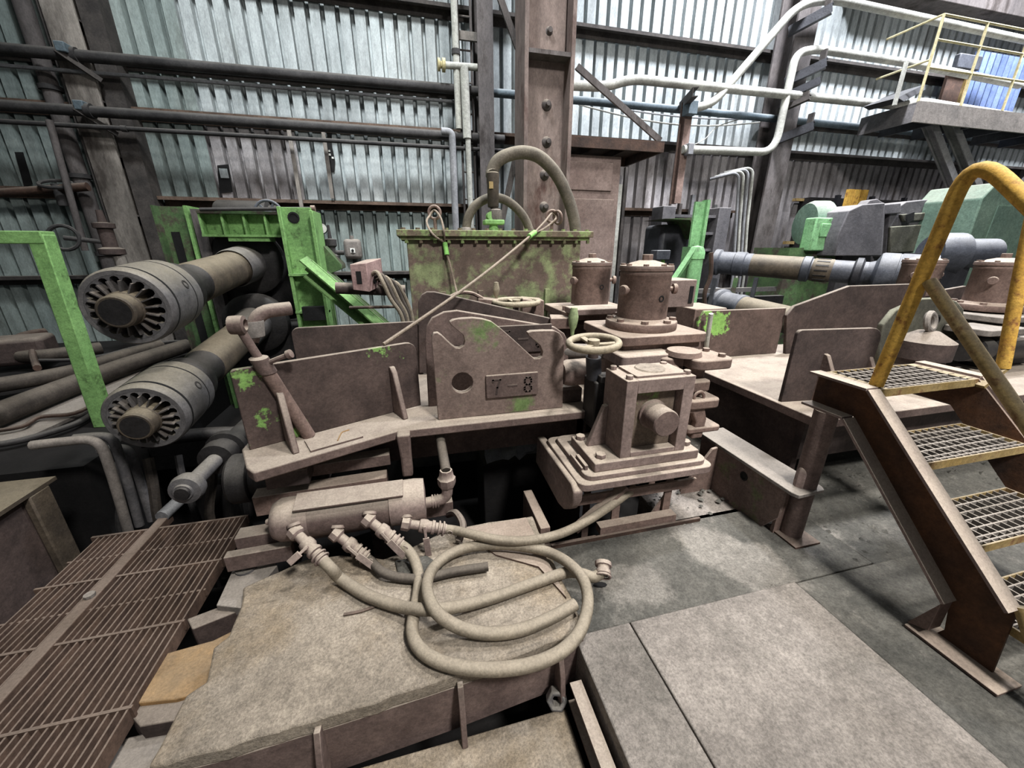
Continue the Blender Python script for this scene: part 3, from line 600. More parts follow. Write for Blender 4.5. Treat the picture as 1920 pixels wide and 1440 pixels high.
deck = [p0+V(.03,-.02,0), p1, p2, V(1.25,2.15,ZT), V(1.25,3.1,ZT), V(-.05,3.12,ZT), V(-.92,3.2,ZT), V(-.92,2.02,ZT), p0+V(-.02,.04,0)]
G().prism(deck, (0,0,-.055)).obj('deck', 'brown', t, .008)
G().box(-.85, -.80, 2.1, 3.1, -.2, ZT-.055).obj('leg', 'brown_dark', t); G().box(-.35, 1.1, 2.3, 2.34, .30, ZT-.055).obj('skirt', 'brown_lime', t)
G().box(-.4, -.34, 2.2, 3.0, -.7, ZT-.055).obj('leg', 'brown_dark', t); G().box(1.05, 1.12, 2.3, 3.0, -.7, ZT-.055).obj('leg', 'brown_dark', t)
q = p1; g = G(); g.prism([(q.x-.005,q.y-.06,ZT-.002),(q.x+.07,q.y-.06,ZT-.002),(q.x+.065,q.y-.06,.48),(q.x+.065,q.y-.06,.36),(q.x+.005,q.y-.06,.36),(q.x+.005,q.y-.06,.48)], (0,.09,0)); g.obj('hanger_leg', 'brown', t, .012)
# guards
A1, B1 = (-.875, 2.0), (-.015, 2.40)
wall_plate(A1, B1, ZT, 1.055, .028, .02, .06).obj('front_guard', 'guard_front', t, .004)
wall_plate((-.88,3.02), (.02,3.08), ZT, 1.06, .028, .05, .05).obj('rear_guard', 'brown_dark', t, .004)
def gusset(s, h, dpt, nm='gusset'):
    a = V(*A1, 0); b = V(*B1, 0); d = (b-a).normalized(); nr = V(d.y, -d.x, 0); o_ = a+d*s
    g = G(); g.prism([o_+V(0,0,ZT), o_+nr*dpt+V(0,0,ZT), o_+nr*dpt*.75+V(0,0,ZT+h*.35), o_+nr*dpt*.35+V(0,0,ZT+h*.9), o_+nr*dpt*.15+V(0,0,ZT+h), o_+V(0,0,ZT+h)], d*.032); g.obj(nm, 'brown', t, .006)
gusset(.16, .30, .19); gusset(.76, .30, .15)
tag(G().obox((-.48,2.02,ZT+.006), (.26,.15,.008), Matrix.Rotation(.42, 3, 'Z')).obj('loose_plate', 'brown', None), 'thin dusty loose plate lying on the left table deck', 'plate')
tag(G().tube(spline([at(x, y, Z=ZT+.012) for x, y in ((633,826),(640,812),(648,808),(655,806))]), .004, 5).obj('rusty_wire', 'rust_orange'), 'bit of rusty orange wire beside the loose plate', 'wire')
# cheek plates
YB = 2.36
pb = [at(x, y, Y=YB) for x, y in ((805,790),(797,640),(800,612),(810,596),(832,585),(857,582),(1040,613),(1058,625),(1066,642),(1066,770))]
B_ = vplate(pb, .035, 'cheek_plate', 'brown', t)
YA = 3.05
pa = [at(x, y, Y=YA) for x, y in ((786,700),(784,567),(790,553),(800,547),(815,547),(1060,603),(1150,622),(1160,690))]
vplate(pa, .035, 'rear_cheek_plate', 'brown_dark', t)
# hooked number plate
YC = 2.13
t = thing('hooked_plate', 'thick brown plate with two hook notches and raised number 7-8', 'plate', (.45, YC, ZT))
out = [(822,788),(809,632),(813,625),(821,624),(828,629),(847,647),(854,652),(862,653),(870,648),(872,640),(869,629),(845,609),(843,604),(849,600),(866,597),(887,596),(905,598),(922,603),(938,615),(960,634),(996,667),(1003,673),(1011,673),(1017,668),(1018,660),(1013,648),(991,629),(990,624),(997,621),(1020,620),(1040,620),(1050,625),(1056,634),(1058,646),(1055,764)]
O = [at(x, y, Y=YC) for x, y in out]; hc = at(867,718,Y=YC); hr = at(887,718,Y=YC).x-hc.x
hole = [hc+V(math.cos(-2*PI*k/20+PI), 0, math.sin(-2*PI*k/20+PI))*hr for k in range(21)]
def keyhole(O, hole, th, i):
    from mathutils.geometry import tessellate_polygon
    hl = hole[:-1]; tris = tessellate_polygon([[V(p.x,p.z,0) for p in O], [V(p.x,p.z,0) for p in hl]])
    vs = O+hl; N = len(vs); n = len(O); m = len(hl); g = G()
    fs = [list(t_) for t_ in tris]+[[N+k for k in reversed(t_)] for t_ in tris]
    fs += [[k, (k+1) % n, N+(k+1) % n, N+k] for k in range(n)]+[[n+k, n+(k+1) % m, N+n+(k+1) % m, N+n+k] for k in range(m)]
    return g.add(vs+[v+V(0,th,0) for v in vs], fs)
g = keyhole(O, hole, .045, 1); g.obj('plate', 'hook_plate', t, .004)
G().box(.06, .90, YC-.03, YC+.1, ZT-.06, ZT+.002).obj('foot_bar', 'mauve', t, .006)
def number_plate(y, x0, x1, z0, z1, parent, tilt=0, m='brown'):
    pl = G().box(x0, x1, y-.016, y, z0, z1).obj('number_plate', m, parent, .006)
    zc = (z0+z1)/2; h = (z1-z0)*.3; w_ = h*.5; s = .011; cx = (x0+x1)/2
    def bars(nm, x, segs):
        g = G()
        for a0, b0, a1, b1 in segs:
            p = V(x+a0*w_, y-.0175, zc+b0*h); q = V(x+a1*w_, y-.0175, zc+b1*h); e = (q-p).normalized()*s*.45
            g.bar(p-e, q+e, s, .004, (0,1,0))
        g.obj(nm, 'brown_dark', pl, smooth=0)
    xa, xb = cx-(x1-x0)*.30, cx+(x1-x0)*.30
    bars('digit', xa, [(-1,1,1,1),(1,1,.15,-.1),(.15,-.1,-.1,-1),(-1,1,-1,.75)]); bars('dash', cx, [(-1.1,0,1.1,0)])
    bars('digit', xb, [(-.5,1,.5,1),(.5,1,.9,.7),(.9,.7,.9,.35),(.9,.35,.4,0),(-.5,1,-.9,.7),(-.9,.7,-.9,.35),(-.9,.35,-.4,0),(-.4,0,.4,0),(.4,0,.95,-.4),(.95,-.4,.95,-.7),(.95,-.7,.5,-1),(-.4,0,-.95,-.4),(-.95,-.4,-.95,-.7),(-.95,-.7,-.5,-1),(-.5,-1,.5,-1)])
a = at(910,702,Y=YC); b = at(1007,737,Y=YC); number_plate(YC, a.x, b.x, b.z-.004, a.z-.004, t)
a = at(938,612,Y=YB); b = at(1032,660,Y=YB); number_plate(YB, a.x-.05, b.x, b.z+.01, a.z+.005, GT, m='brown_dark')
# threaded clamp bar leaning against the guard
t = thing('clamp_bar', 'rusty round bar with ball joint leaning over the front guard plate', 'bar', at(580,815,Z=ZT))
p0 = at(580,818,Z=ZT); p1 = at(440,602,Y=2.02); d = (p1-p0); s_ = G(); k = .64
s_.tube([p0, p0+d*k], .033, 14); s_.obj('sleeve', 'rust', t); G().tube([p0+d*k, p0+d*.96], .02, 12).obj('rod', 'brown', t)
G().lathe(p1-V(.035,0,0)-d.normalized()*.02, X1, [(.026,0),(.042,.006),(.044,.035),(.042,.064),(.026,.07),(.026,0)], 18).obj('eye', 'brown', t); m_ = p0+d*.66; G().cyl(m_, m_+V(.13,-.02,.05), .012, n=8).obj('screw', 'brown', t); G().lathe(m_+V(.12,-.018,.046), V(.13,-.02,.05), [(0,0),(.022,.002),(.022,.022),(0,.026)], 12).obj('screw_head', 'brown', t); G().lathe(p0+d*.60, d, [(.033,0),(.042,.0),(.042,.08),(.02,.09)], 14).obj('collar', 'brown', t)
# ------------------------------------------------------------------ bearing block on its stand
ZP = .42
t = thing('bearing_block', 'square bearing housing with a shaft stub on a thick bolted base', 'bearing', (1.2, 1.9, ZP))
def rplate(x0, x1, y0, y1, z0, z1, r, n=4):
    P = []
    for cx, cy, a0 in ((x1-r,y1-r,0),(x0+r,y1-r,PI/2),(x0+r,y0+r,PI),(x1-r,y0+r,1.5*PI)):
        P += [V(cx+r*math.cos(a0+PI/2*k/n), cy+r*math.sin(a0+PI/2*k/n), z1) for k in range(n+1)]
    return G().prism(P, (0,0,z0-z1))
rplate(.765, 1.60, 1.585, 2.15, ZP-.045, ZP, .05).obj('base_plate', 'mauve', t, .005)
rplate(.81, 1.57, 1.61, 2.10, ZP, ZP+.03, .05).obj('shim_plate', 'mauve', t, .004)
G().box(.87, 1.52, 1.64, 1.98, ZP+.03, ZP+.085).obj('foot', 'mauve', t, .006)
zf_ = ZP+.085; zt_ = .955
hx0, hx1, hy0, hy1 = 1.025, 1.435, 1.66, 1.90
h = G(); h.box(hx0, hx0+.065, hy0, hy1, zf_, zt_); h.box(hx1-.065, hx1, hy0, hy1, zf_, zt_); h.box(hx0+.065, hx1-.065, hy0, hy1, zt_-.075, zt_); h.box(hx0+.065, hx1-.065, hy0, hy1, zf_, zf_+.03); h.obj('housing', 'mauve', t, .004)
G().box(hx0+.09, hx1-.075, hy0+.05, hy1-.02, zf_+.03, zt_-.09).obj('bearing_insert', 'insert', t, .004)
G().box(hx0+.065, hx1-.065, hy1-.02, hy1-.005, zf_+.03, zt_-.075).obj('back_plate', 'brown_dark', t)
G().lathe((1.225,hy0+.06,.735), (0,-1,0), [(.085,0),(.085,.025),(.076,.03),(.076,.145),(.07,.152),(0,.152)], 28).obj('shaft_stub', 'brown', t)
rplate(hx0+.07, hx1-.03, hy0+.03, hy1-.01, zt_, zt_+.012, .01).obj('top_plate', 'mauve', t); G().lathe((1.24,1.80,zt_+.012), (0,0,1), [(.085,0),(.08,.008),(0,.012)], 14).obj('dust_cake', 'dust', t)
for x, y in ((hx0+.03,hy0+.035),(hx0+.03,hy1-.03),(hx1-.03,hy0+.04),(hx1-.06,hy1-.03)): G().bolt((x,y,zt_), (0,0,1), .02, .022).obj('bolt', 'mauve', t, .003)
for x, y in ((.93,1.70),(.91,1.93),(1.485,1.72),(1.485,1.92)): G().bolt((x,y,zf_), (0,0,1), .03, .026).obj('foot_bolt', 'mauve', t, .004)
g = G(); g.prism([(hx0,1.83,zf_),(.91,1.83,zf_),(hx0-.025,1.83,.75),(hx0,1.83,.755)], (0,.035,0)); g.obj('gusset', 'mauve', t, .004)
G().obox((.838,1.74,ZP+.045), (.02,.13,.03)).obj('key', 'mauve', t, .003); G().obox((.815,1.76,ZP+.038), (.012,.16,.016)).obj('key', 'mauve', t, .003)
cp = [at(x, y, X=.735) for x, y in ((1007,818),(1071,906),(1076,925),(1074,942),(1066,955),(1056,955),(1046,944),(1004,866))]
G().prism(cp, (.055,0,0)).obj('cheek', 'mauve', t, .01)
# stand below the bearing
t = thing('bearing_stand', 'rusty angle frame standing under the bearing block', 'stand', (1.25, 1.75, -.05))
for x, y in ((1.05,1.72),(1.40,1.72),(1.05,2.1),(1.56,2.1)): G().box(x, x+.05, y, y+.012, -.7, ZP-.045).obj('post', 'rust', t)
G().box(.75, 1.60, 1.703, 1.719, .20, .26).obj('cross_angle', 'rust', t); G().box(.95, 1.46, 1.66, 1.719, .0, .05).obj('cross_angle', 'rust', t)
g = G(); g.bar((.80,1.69,.05),(1.1,1.69,.30), .02, .06, (0,1,0)); g.obj('diagonal', 'rust', t)
G().box(.64, 1.62, 1.635, 1.65, -.03, .012).obj('sole_bar', 'rust_dark', t)
g = G(); g.prism([(1.32,1.74,-.02),(1.46,1.74,-.02),(1.46,1.74,.21)], (0,.012,0)); g.obj('corner_web', 'rust', t)
tag(G().box(.60, .66, 1.72, 2.1, -.3, .07).obj('pit_curb', 'rust', None, .005), 'short rusty curb beam between pit and bearing stand', 'beam')
# clamps and pipework right of the bearing
t = thing('clamp_bracket', 'stacked rust coloured clamp bracket right of the bearing block', 'bracket', (1.7, 2.0, .4))
for x0, x1, y0, y1, z0, z1, nm, r_ in ((1.46,1.80,1.98,2.3,.90,.955,'upper_plate',.05),(1.60,1.88,1.86,2.12,.90,.965,'clamp_jaw',.06),(1.53,1.74,1.87,2.1,.76,.83,'shelf_plate',.03),(1.57,1.80,1.83,2.08,.66,.72,'shelf_plate',.04),(1.60,1.84,1.84,2.0,.49,.53,'ledge',.02)): rplate(x0,x1,y0,y1,z0,z1,r_).obj(nm,'rust',t,.01)
G().lathe((1.70,2.0,.72), (0,0,1), [(0,0),(.065,0),(.065,.18),(0,.18)], 18).obj('neck','rust',t)
G().box(1.50,1.70,1.9,2.15,.45,.76).obj('body','rust',t,.012); G().lathe((1.62,2.02,.965), (0,0,1), [(0,0),(.11,0),(.10,.03),(0,.035)], 20).obj('collar','rust',t)
for x, y in ((1.82,1.92),(1.82,2.06)): G().bolt((x,y,.965),(0,0,1),.022,.02).obj('bolt','rust',t)
g = G(); g.prism([(1.56,1.85,.70),(1.64,1.85,.71),(1.70,1.85,.67),(1.73,1.85,.58),(1.72,1.85,.45),(1.64,1.85,.45),(1.66,1.85,.56),(1.62,1.85,.63),(1.56,1.85,.64)], (0,.05,0)); g.obj('curved_lug', 'rust', t, .008)
G().torus((1.66,1.87,.73), (0,1,0), .035, .01, 16, 6).obj('ring', 'rust', t)
tag(G().tube(bend([(1.36,2.12,.93),(1.50,2.05,.95),(1.56,1.98,.86),(1.58,1.95,.78)], .07), .034, 14).obj('bent_tube', 'rust'), 'rusty bent tube curling between turret and bearing block', 'pipe')
# ------------------------------------------------------------------ gear turrets
def turret(loc, label, grp, m='rust', flange=True):
    x, y, z0 = loc; t = thing('gear_turret', label, 'turret', loc, grp)
    G().lathe((x,y,z0), (0,0,1), [(0,0),(.168,0),(.168,.30),(.172,.305),(.172,.325),(.168,.33),(.178,.335),(.178,.352),(0,.352)], 40).obj('drum', 'turret_skin', t)
    G().lathe((x,y,z0+.352), (0,0,1), [(.176,0),(.176,.012),(.13,.014),(.105,.03),(.05,.045),(0,.048)], 32).obj('cap', 'mauve', t)
    G().bolt((x,y,z0+.39), (0,0,1), .036, .045).obj('hex_plug', m, t, .004)
    for k in range(8): a = 2*PI*k/8+.2; G().bolt((x+.153*math.cos(a),y+.153*math.sin(a),z0+.362), (0,0,1), .018, .014).obj('cap_bolt', m, t)
    for a in (math.radians(200), math.radians(-15)):
        d = V(math.cos(a), math.sin(a), 0); G().lathe(V(x,y,z0+.21)+d*.163, d, [(.016,0),(.016,.03),(.034,.033),(.036,.052),(.03,.06),(0,.06)], 16).obj('side_knob', m, t)
    d = V(.18,-1,0).normalized(); G().lathe(V(x,y,z0+.16)+d*.152, d, [(.018,0),(.021,.02),(.014,.02),(.012,.005),(0,.005)], 14).obj('port', 'black', t)
    if flange:
        G().lathe((x,y,z0-.055), (0,0,1), [(0,0),(.238,0),(.242,.006),(.242,.05),(.238,.055),(.185,.058),(.168,.075)], 40).obj('flange', m, t)
        for k in range(8): a = 2*PI*k/8+.35; G().bolt((x+.212*math.cos(a),y+.212*math.sin(a),z0), (0,0,1), .024, .02).obj('flange_bolt', m, t)
    return t
T1 = turret((1.545,2.42,1.125), 'front rust brown gear turret with round bolted flange', 'gear turrets')
T2 = turret((1.555,3.30,1.12), 'rear rust brown gear turret standing just behind the front one', 'gear turrets', flange=False)
t = thing('gearbox', 'dusty rust brown gearbox under the front turret', 'gearbox', (1.55, 2.4, .4))
rplate(1.24, 1.88, 2.12, 2.74, 1.01, 1.07, .05).obj('top_plate', 'rust', t, .006)
rplate(1.20, 1.56, 2.02, 2.4, .90, .975, .03).obj('side_plate', 'mauve', t, .008)
G().box(1.28, 1.85, 2.16, 2.75, .40, 1.01).obj('body', 'brown', t, .01)
G().lathe((1.35,2.12,.80), (0,-1,0), [(0,-.1),(.12,-.1),(.12,.02),(.08,.03),(0,.03)], 24).obj('end_cap', 'brown_dark', t)
t = thing('gearbox', 'rear gearbox carrying the turret behind', 'gearbox', (1.55, 3.3, .4))
rplate(1.22, 1.90, 2.98, 3.62, 1.03, 1.09, .04).obj('top_plate', 'rust', t, .006)
G().lathe((1.555,3.3,.80), (0,0,1), [(0,0),(.2,0),(.2,.23),(0,.23)], 32).obj('neck', 'rust', t); G().box(1.3, 1.82, 3.05, 3.55, .2, .82).obj('body', 'brown_dark', t, .01)
g = G(); g.prism([(1.06,2.95,1.06),(1.24,2.93,1.06),(1.26,3.1,1.06),(1.12,3.15,1.06)], (0,0,-.09)); g.obj('lug', 'rust', t, .006)
for x, y in ((1.30,3.04),(1.26,3.14),(1.82,3.05),(1.78,3.0)): G().bolt((x,y,1.09), (0,0,1), .03, .04).obj('bolt', 'rust', t, .003)
tag(G().obox((1.42,2.93,1.12), (.42,.22,.05)).obj('cover_slab', 'mauve', None, .008), 'flat dusty slab bolted in front of the rear turret', 'slab')
# handwheels
def handwheel(c, R, r, label, hang, tilt, stem, m='wheel', hm='handle_green', sp=3):
    c = Vector(c); ax = Vector(tilt).normalized(); t = thing('handwheel', label, 'handwheel', c)
    G().torus(c, ax, R, r, 36, 10).obj('rim', m, t); a = ax.orthogonal().normalized(); b = ax.cross(a)
    for k in range(sp):
        q = 2*PI*k/sp+.9; d = a*math.cos(q)+b*math.sin(q); G().bar(c+d*.02-ax*.01, c+d*R, .034 if r > .014 else .02, .014, ax).obj('spoke', m, t, .003)
    G().lathe(c-ax*.03, ax, [(0,0),(.035,0),(.035,.05),(0,.055)], 14).obj('hub', m, t)
    if hang is not None:
        d = (a*math.cos(hang)+b*math.sin(hang))*R; G().lathe(c+d, ax, [(.010,0),(.012,.03),(.02,.045),(.028,.08),(.03,.105),(.022,.14),(.02,.158),(0,.162)], 14).obj('grip', hm, t)
    G().cyl(c-ax*.03, c-ax*(.03+stem), .03, n=14).obj('stem', 'brown_dark', t)
    return t
hc_ = at(1113,643,Y=1.98)
handwheel(hc_, .14, .021, 'dusty handwheel with a green grip beside the number plate', None, (-.06,-.05,1), .12)
p = at(1073,625,Y=1.98)
gt = bpy.data.objects['handwheel']; G().lathe(p+V(0,0,.0), (.02,0,1), [(.010,-.01),(.012,.02),(.02,.035),(.026,.07),(.028,.095),(.021,.125),(.018,.142),(0,.145)], 14).obj('grip', 'handle_green', gt)
hb = at(968,566,Y=3.25); handwheel(hb, .19, .022, 'rear handwheel standing upright handled behind the cheek plates', 1.7, (0,0,1), .3, 'wheel', 'wheel', 4)
t = thing('wheel_pedestal', 'black greasy pedestal under the dusty handwheel', 'pedestal', (1.0, 2.0, .6))
G().box(hc_.x+.01, hc_.x+.13, 1.93, 2.1, .55, .86).obj('body', 'grease', t, .012); G().cyl((hc_.x+.03,2.0,.86),(hc_.x+.01,1.99,1.0),.045,n=16).obj('neck','steel_black',t)
G().box(hc_.x+.03, hc_.x+.12, 1.91, 2.0, .86, .90).obj('cap', 'grease', t, .006)
G().lathe((.86,2.18,.85), X1, [(0,0),(.07,.01),(.085,.05),(.085,.2),(0,.2)], 22).obj('drum', 'brown', t)
tag(G().tube([(.84,2.45,.94),(1.28,2.3,.93)], .05, 16).obj('tie_shaft', 'plate_grey'), 'grey cross shaft between number plate and gearbox', 'shaft')
tag(G().box(.88, 1.03, 2.2, 2.6, ZT, ZT+.1).obj('spacer_block', 'brown_dark', None, .01), 'dark spacer block on the deck right of the number plate', 'block')
# ------------------------------------------------------------------ green tank
t = thing('oil_tank', 'flaking green and brown steel tank with a bolted lid', 'tank', (.84, 4.4, .2))
g = G(); g.box(-.03, 1.70, 3.9, 4.75, .15, 1.69); g.obj('body', 'green_tank', t, .01)
G().box(-.11, 1.80, 3.82, 4.80, 1.70, 1.757).obj('lid', 'green_lid', t, .006); G().box(-.08, 1.77, 3.85, 4.78, 1.672, 1.70).obj('rim_flange', 'green_lid', t)
for k in range(15):
    x = -.05+k*.128; G().bolt((x,3.86,1.757), (0,0,1), .022, .018).obj('lid_bolt', 'green_lid', t); G().bolt((x+.02,3.87,1.672), (0,0,-1), .018, .03).obj('bolt_end', 'green_lid', t)
for x in (.25, .62, 1.32): G().box(x, x+.05, 3.86, 3.9, 1.0, 1.2).obj('stiffener', 'green_tank', t)
def eye(px, py, Y):
    p = at(px, py, Y=Y); p.z = max(p.z, 1.83); e = G(); e.torus((p.x,p.y,p.z+.03), (.35,1,0), .055, .014, 20, 8); e.cyl((p.x,p.y,1.75),(p.x,p.y,p.z-.02),.016,n=10); e.obj('lifting_eye', 'rust', t); return V(p.x, p.y, p.z+.03)
e1 = eye(815,405,4.02); e2 = eye(1035,412,4.02)
# valve and hoses on the tank
t = thing('tank_valve', 'green flanged valve with brown actuator on the tank lid', 'valve', (.65, 4.1, 1.73))
xv = at(925,395,Y=4.1).x; yv = 4.1
G().lathe((xv,yv,1.757), (0,0,1), [(0,0),(.06,0),(.05,.03),(.04,.06),(.045,.1)], 18).obj('neck', 'green', t); G().box(xv-.1, xv+.1, yv-.07, yv+.07, 1.82, 1.865).obj('flange', 'green', t, .01); G().cyl((xv-.03,yv-.05,1.9),(xv-.03,yv+.05,1.9),.04,n=16).obj('ball', 'green', t)
G().lathe((xv+.02,yv,1.865), (0,0,1), [(.065,0),(.07,.02),(.07,.09),(.045,.1),(.05,.11)], 8).obj('union_nut', 'plate_grey', t); G().lathe((xv,yv,1.98), (0,0,1), [(.05,0),(.055,.01),(.058,.2),(.062,.22),(.062,.3),(.05,.31)], 18).obj('actuator', 'shaft_brown', t); G().box(xv-.05, xv-.01, yv-.065, yv-.055, 2.14, 2.20).obj('tag', 'yellow_dusty', t)
pts = [V(xv,yv,2.26)]+[at(x, y, Y=4.15) for x, y in ((922,325),(932,303),(955,290),(985,286),(1015,297),(1045,330),(1065,372),(1076,410),(1080,440))]
t = hose('tank_hose', pts, .06, 'hose_tank', 'thick grey hose arching high from the tank valve down to the lid')
pts = [at(x, y, Y=4.3) for x, y in ((874,432),(878,408),(892,385),(918,371),(945,374),(968,390),(985,412),(996,440))]
t = hose('tank_hose', pts, .045, 'hose_tank', 'smaller grey hose arching low behind the tank valve')
G().lathe(pts[0]-V(0,0,.06), (0,0,1), [(.05,0),(.055,.01),(.055,.08),(.047,.09)], 14).obj('end_fitting', 'plate_grey', t)
# wire slings
def sling(name, pts, label, sleeve, lp):
    t = thing(name, label, 'sling', pts[0]); G().tube(pts, .011, 8).obj('rope', 'rope', t)
    a, b = sleeve; G().cyl(a, b, .024, n=12).obj('sleeve', 'lime', t); G().tube(spline(lp, 6), .010, 7).obj('loop', 'rope', t); return t
s1 = at(836,470,Y=3.86); s2 = at(834,455,Y=3.88)
sling('wire_sling', spline([s2, s1, at(845,500,Y=3.83), at(852,530,Y=3.8), at(857,550,Y=3.75)], 5), 'short wire sling hanging from the left eye over the tank front', (s2, at(838,478,Y=3.85)), [s2, at(812,440,Y=3.80), at(800,417,Y=3.9), at(806,404,Y=4.0), e1+V(0,0,.02), at(826,408,Y=3.9), at(832,432,Y=3.8), s2])
P = at(1032,414,Y=3.98); Q = V(-.20,2.33,1.065); A = P.lerp(Q, .17); Bq = P.lerp(Q, .20)
sling('wire_sling', [A.lerp(Q, k/10)-V(0,0,.03*math.sin(PI*k/10)) for k in range(11)], 'long wire sling stretched from the right eye down to the guard plate', (P.lerp(Q,.15), Bq), [P.lerp(Q,.15), P.lerp(Q,.06)+V(0,0,.03), e2+V(0,0,.03), e2+V(.03,-.03,-.02), P.lerp(Q,.06)-V(0,0,.03), P.lerp(Q,.15)])
tag(G().torus(e2+V(.05,-.03,-.01), (1,.4,.2), .06, .013, 18, 8).obj('shackle', 'rust'), 'rusty shackle ring through the right lifting eye', 'shackle')
# ------------------------------------------------------------------ mill spindles on the left
def spindle(c, d, label, r=.24, L=2.7, s=1.0):
    d = Vector(d).normalized(); c = Vector(c)+d*.10; t = thing('mill_spindle', label, 'spindle', c, 'toothed mill spindles')
    # sleeve with a toothed mouth
    ri = r*.70; sl = G(); sl.lathe(c, d, [(r*.83,.0),(r*.94,.0),(r*.985,.012),(r,.05),(r,.055),(r*.96,.058),(r*.96,.072),(r,.075),(r*1.01,.30),(r*.985,.303),(r*.985,.311),(r*1.01,.314),(r,.40),(r*.8,.44),(r*.55,.46)], 48)
    sl.obj('sleeve', 'coupling', t); G().lathe(c, d, [(r*.97,.056),(r*1.004,.058),(r*1.004,.072),(r*.97,.074)], 48).obj('groove_shade', 'black', t); G().lathe(c, d, [(r*1.0,.302),(r*1.013,.304),(r*1.013,.310),(r*1.0,.312)], 48).obj('groove_shade', 'black', t)  # black bands laid over the sleeve grooves, their dark shade put in as colour
    a = d.cross(V(0,0,1)).normalized(); b = a.cross(d); nT = 18
    rg = G(); P = []
    for k in range(nT*5):
        ph = 2*PI*(k+.5)/(nT*5); rr = r*(.66, .78, .81, .81, .78)[k % 5]; P.append((ph, rr))
    n = len(P); vs = [c+(a*math.cos(p)+b*math.sin(p))*q for p, q in P]+[c+(a*math.cos(p)+b*math.sin(p))*r*.84 for p, q in P]
    vs += [v+d*.10 for v in vs]; fs = []
    for k in range(n):
        j = (k+1) % n; fs += [(k, j, n+j, n+k), (k, 2*n+k, 2*n+j, j)]
    rg.add(vs, fs); rg.obj('toothed_ring', 'coupling', t)
    G().lathe(c+d*.14, d, [(r*.92,-.03),(r*.9,0),(0,0)], 32).obj('recess', 'black', t)
    me = None
    for k in range(nT):
        ph = 2*PI*(k+.1)/nT; u = a*math.cos(ph)+b*math.sin(ph); tg = d.cross(u)
        M = Matrix((u, tg, d)).transposed(); G().obox(c+u*r*.56+d*.035, (r*.30,.007,.12), M).obj('tooth', 'blade', t)
    G().lathe(c-d*.10, d, [(0,0),(r*.37,.0),(r*.41,.008),(r*.41,.07),(r*.44,.075),(r*.44,.25)], 32).obj('hub', 'shaft_brown', t)
    G().lathe(c-d*.098, d, [(0,-.003),(r*.33,-.003),(r*.33,.002)], 24).obj('hub_face', 'grease', t)
    sh = G(); q = r
    sh.lathe(c, d, [(q*.55,.43),(q*.80,.47),(q*.84,.50),(q*.84,.56),(q*.62,.62),(q*.60,.80),(q*.66,.82)], 36); sh.obj('neck', 'grease', t)
    sh = G(); sh.lathe(c, d, [(q*.66,.82),(q*.70,.84),(q*.70,L*.62),(q*.82,L*.64)], 36); sh.obj('shaft', 'shaft_brown', t)
    sh = G(); sh.lathe(c, d, [(q*.78,L*.62),(q*.82,L*.64),(q*.84,L*.72),(q*.88,L*.78),(q*.90,L*.84),(0,L*.85)], 36); sh.obj('far_collar', 'steel_grey', t)
    for k in range(3): 
        ph = .4+k*2.1; u = a*math.cos(ph)+b*math.sin(ph); G().lathe(c+d*.25+u*(r*.98), u, [(.026,0),(.026,.008),(.016,.008),(.016,.002),(0,.002)], 12).obj('plug', 'grease', t)
    return t
dS = V(-.058, .9956, .074)
spindle((-1.50,2.42,1.288), dS, 'upper toothed mill spindle pointing at the viewer on the left', r=.208)
spindle((-1.50,2.28,.70), dS, 'lower toothed mill spindle pointing at the viewer on the left', r=.196)
# housings the spindles come from
t = thing('roll_chock', 'dark greasy roll chock behind the left spindles', 'chock', (-1.6, 4.8, .2))
G().box(-2.0, -1.25, 4.75, 5.6, .9, 1.85).obj('upper_chock', 'grease', t, .05); G().box(-2.0, -1.2, 4.6, 5.6, -.2, .85).obj('lower_chock', 'grease', t, .05)
G().lathe((-1.62,4.75,1.47), (0,-1,0), [(0,0),(.33,0),(.33,.12),(.28,.16),(0,.16)], 30).obj('seal_cover', 'grease', t); G().lathe((-1.62,4.6,.86), (0,-1,0), [(0,0),(.3,0),(.3,.12),(.25,.16),(0,.16)], 30).obj('seal_cover', 'grease', t)
G().obox((-1.1,4.6,1.62), (.04,.05,.35), Matrix.Rotation(-.9, 3, 'Y')).obj('grease_paddle', 'plate_grey', t, .01)
# ------------------------------------------------------------------ green mill frame on the left
t = thing('mill_post', 'bright green box post with a round hole beside the left spindles', 'post', (-1.0, 4.2, .2))
p = at(550,385,Y=4.2); xg0, xg1 = -1.13, -.86; zg = 1.95
G().box(xg0, xg1, 4.2, 4.23, -.1, zg).obj('front_web', 'green', t, .004); G().box(xg0, xg0+.03, 4.14, 4.45, -.1, zg).obj('flange', 'green', t, .004); G().box(xg1, xg1+.03, 4.1, 4.45, -.1, zg-.03).obj('flange', 'green', t, .004)
q = at(550,408,Y=4.19); G().lathe((q.x,4.20,q.z), (0,-1,0), [(.05,0),(.05,.004),(.036,.006),(.036,.001),(0,.001)], 16).obj('hole', 'black', t)
q = at(589,585,Y=4.1); G().box(q.x-.11, q.x+.11, 4.12, 4.2, .93, 1.06).obj('slot', 'black', t)
for z in (1.0, 1.35): G().box(xg0, xg1+.03, 4.13, 4.2, z, z+.02).obj('stiffener', 'green', t)
t = thing('mill_crossbeam', 'green ribbed crossbeam above the upper left spindle', 'beam', (-1.6, 4.6, 1.7))
x0, x1 = at(385,428,Y=4.5).x, xg0
G().box(x0, x1, 4.5, 4.53, 1.72, 1.90).obj('web', 'green', t); G().box(x0, x1, 4.40, 4.7, 1.90, 1.925).obj('flange', 'green_dull', t); G().box(x0, x1, 4.40, 4.7, 1.70, 1.72).obj('flange', 'green', t)
for k in range(5): x = x0+k*(x1-x0-.02)/4; G().box(x, x+.018, 4.41, 4.5, 1.72, 1.90).obj('rib', 'green', t)
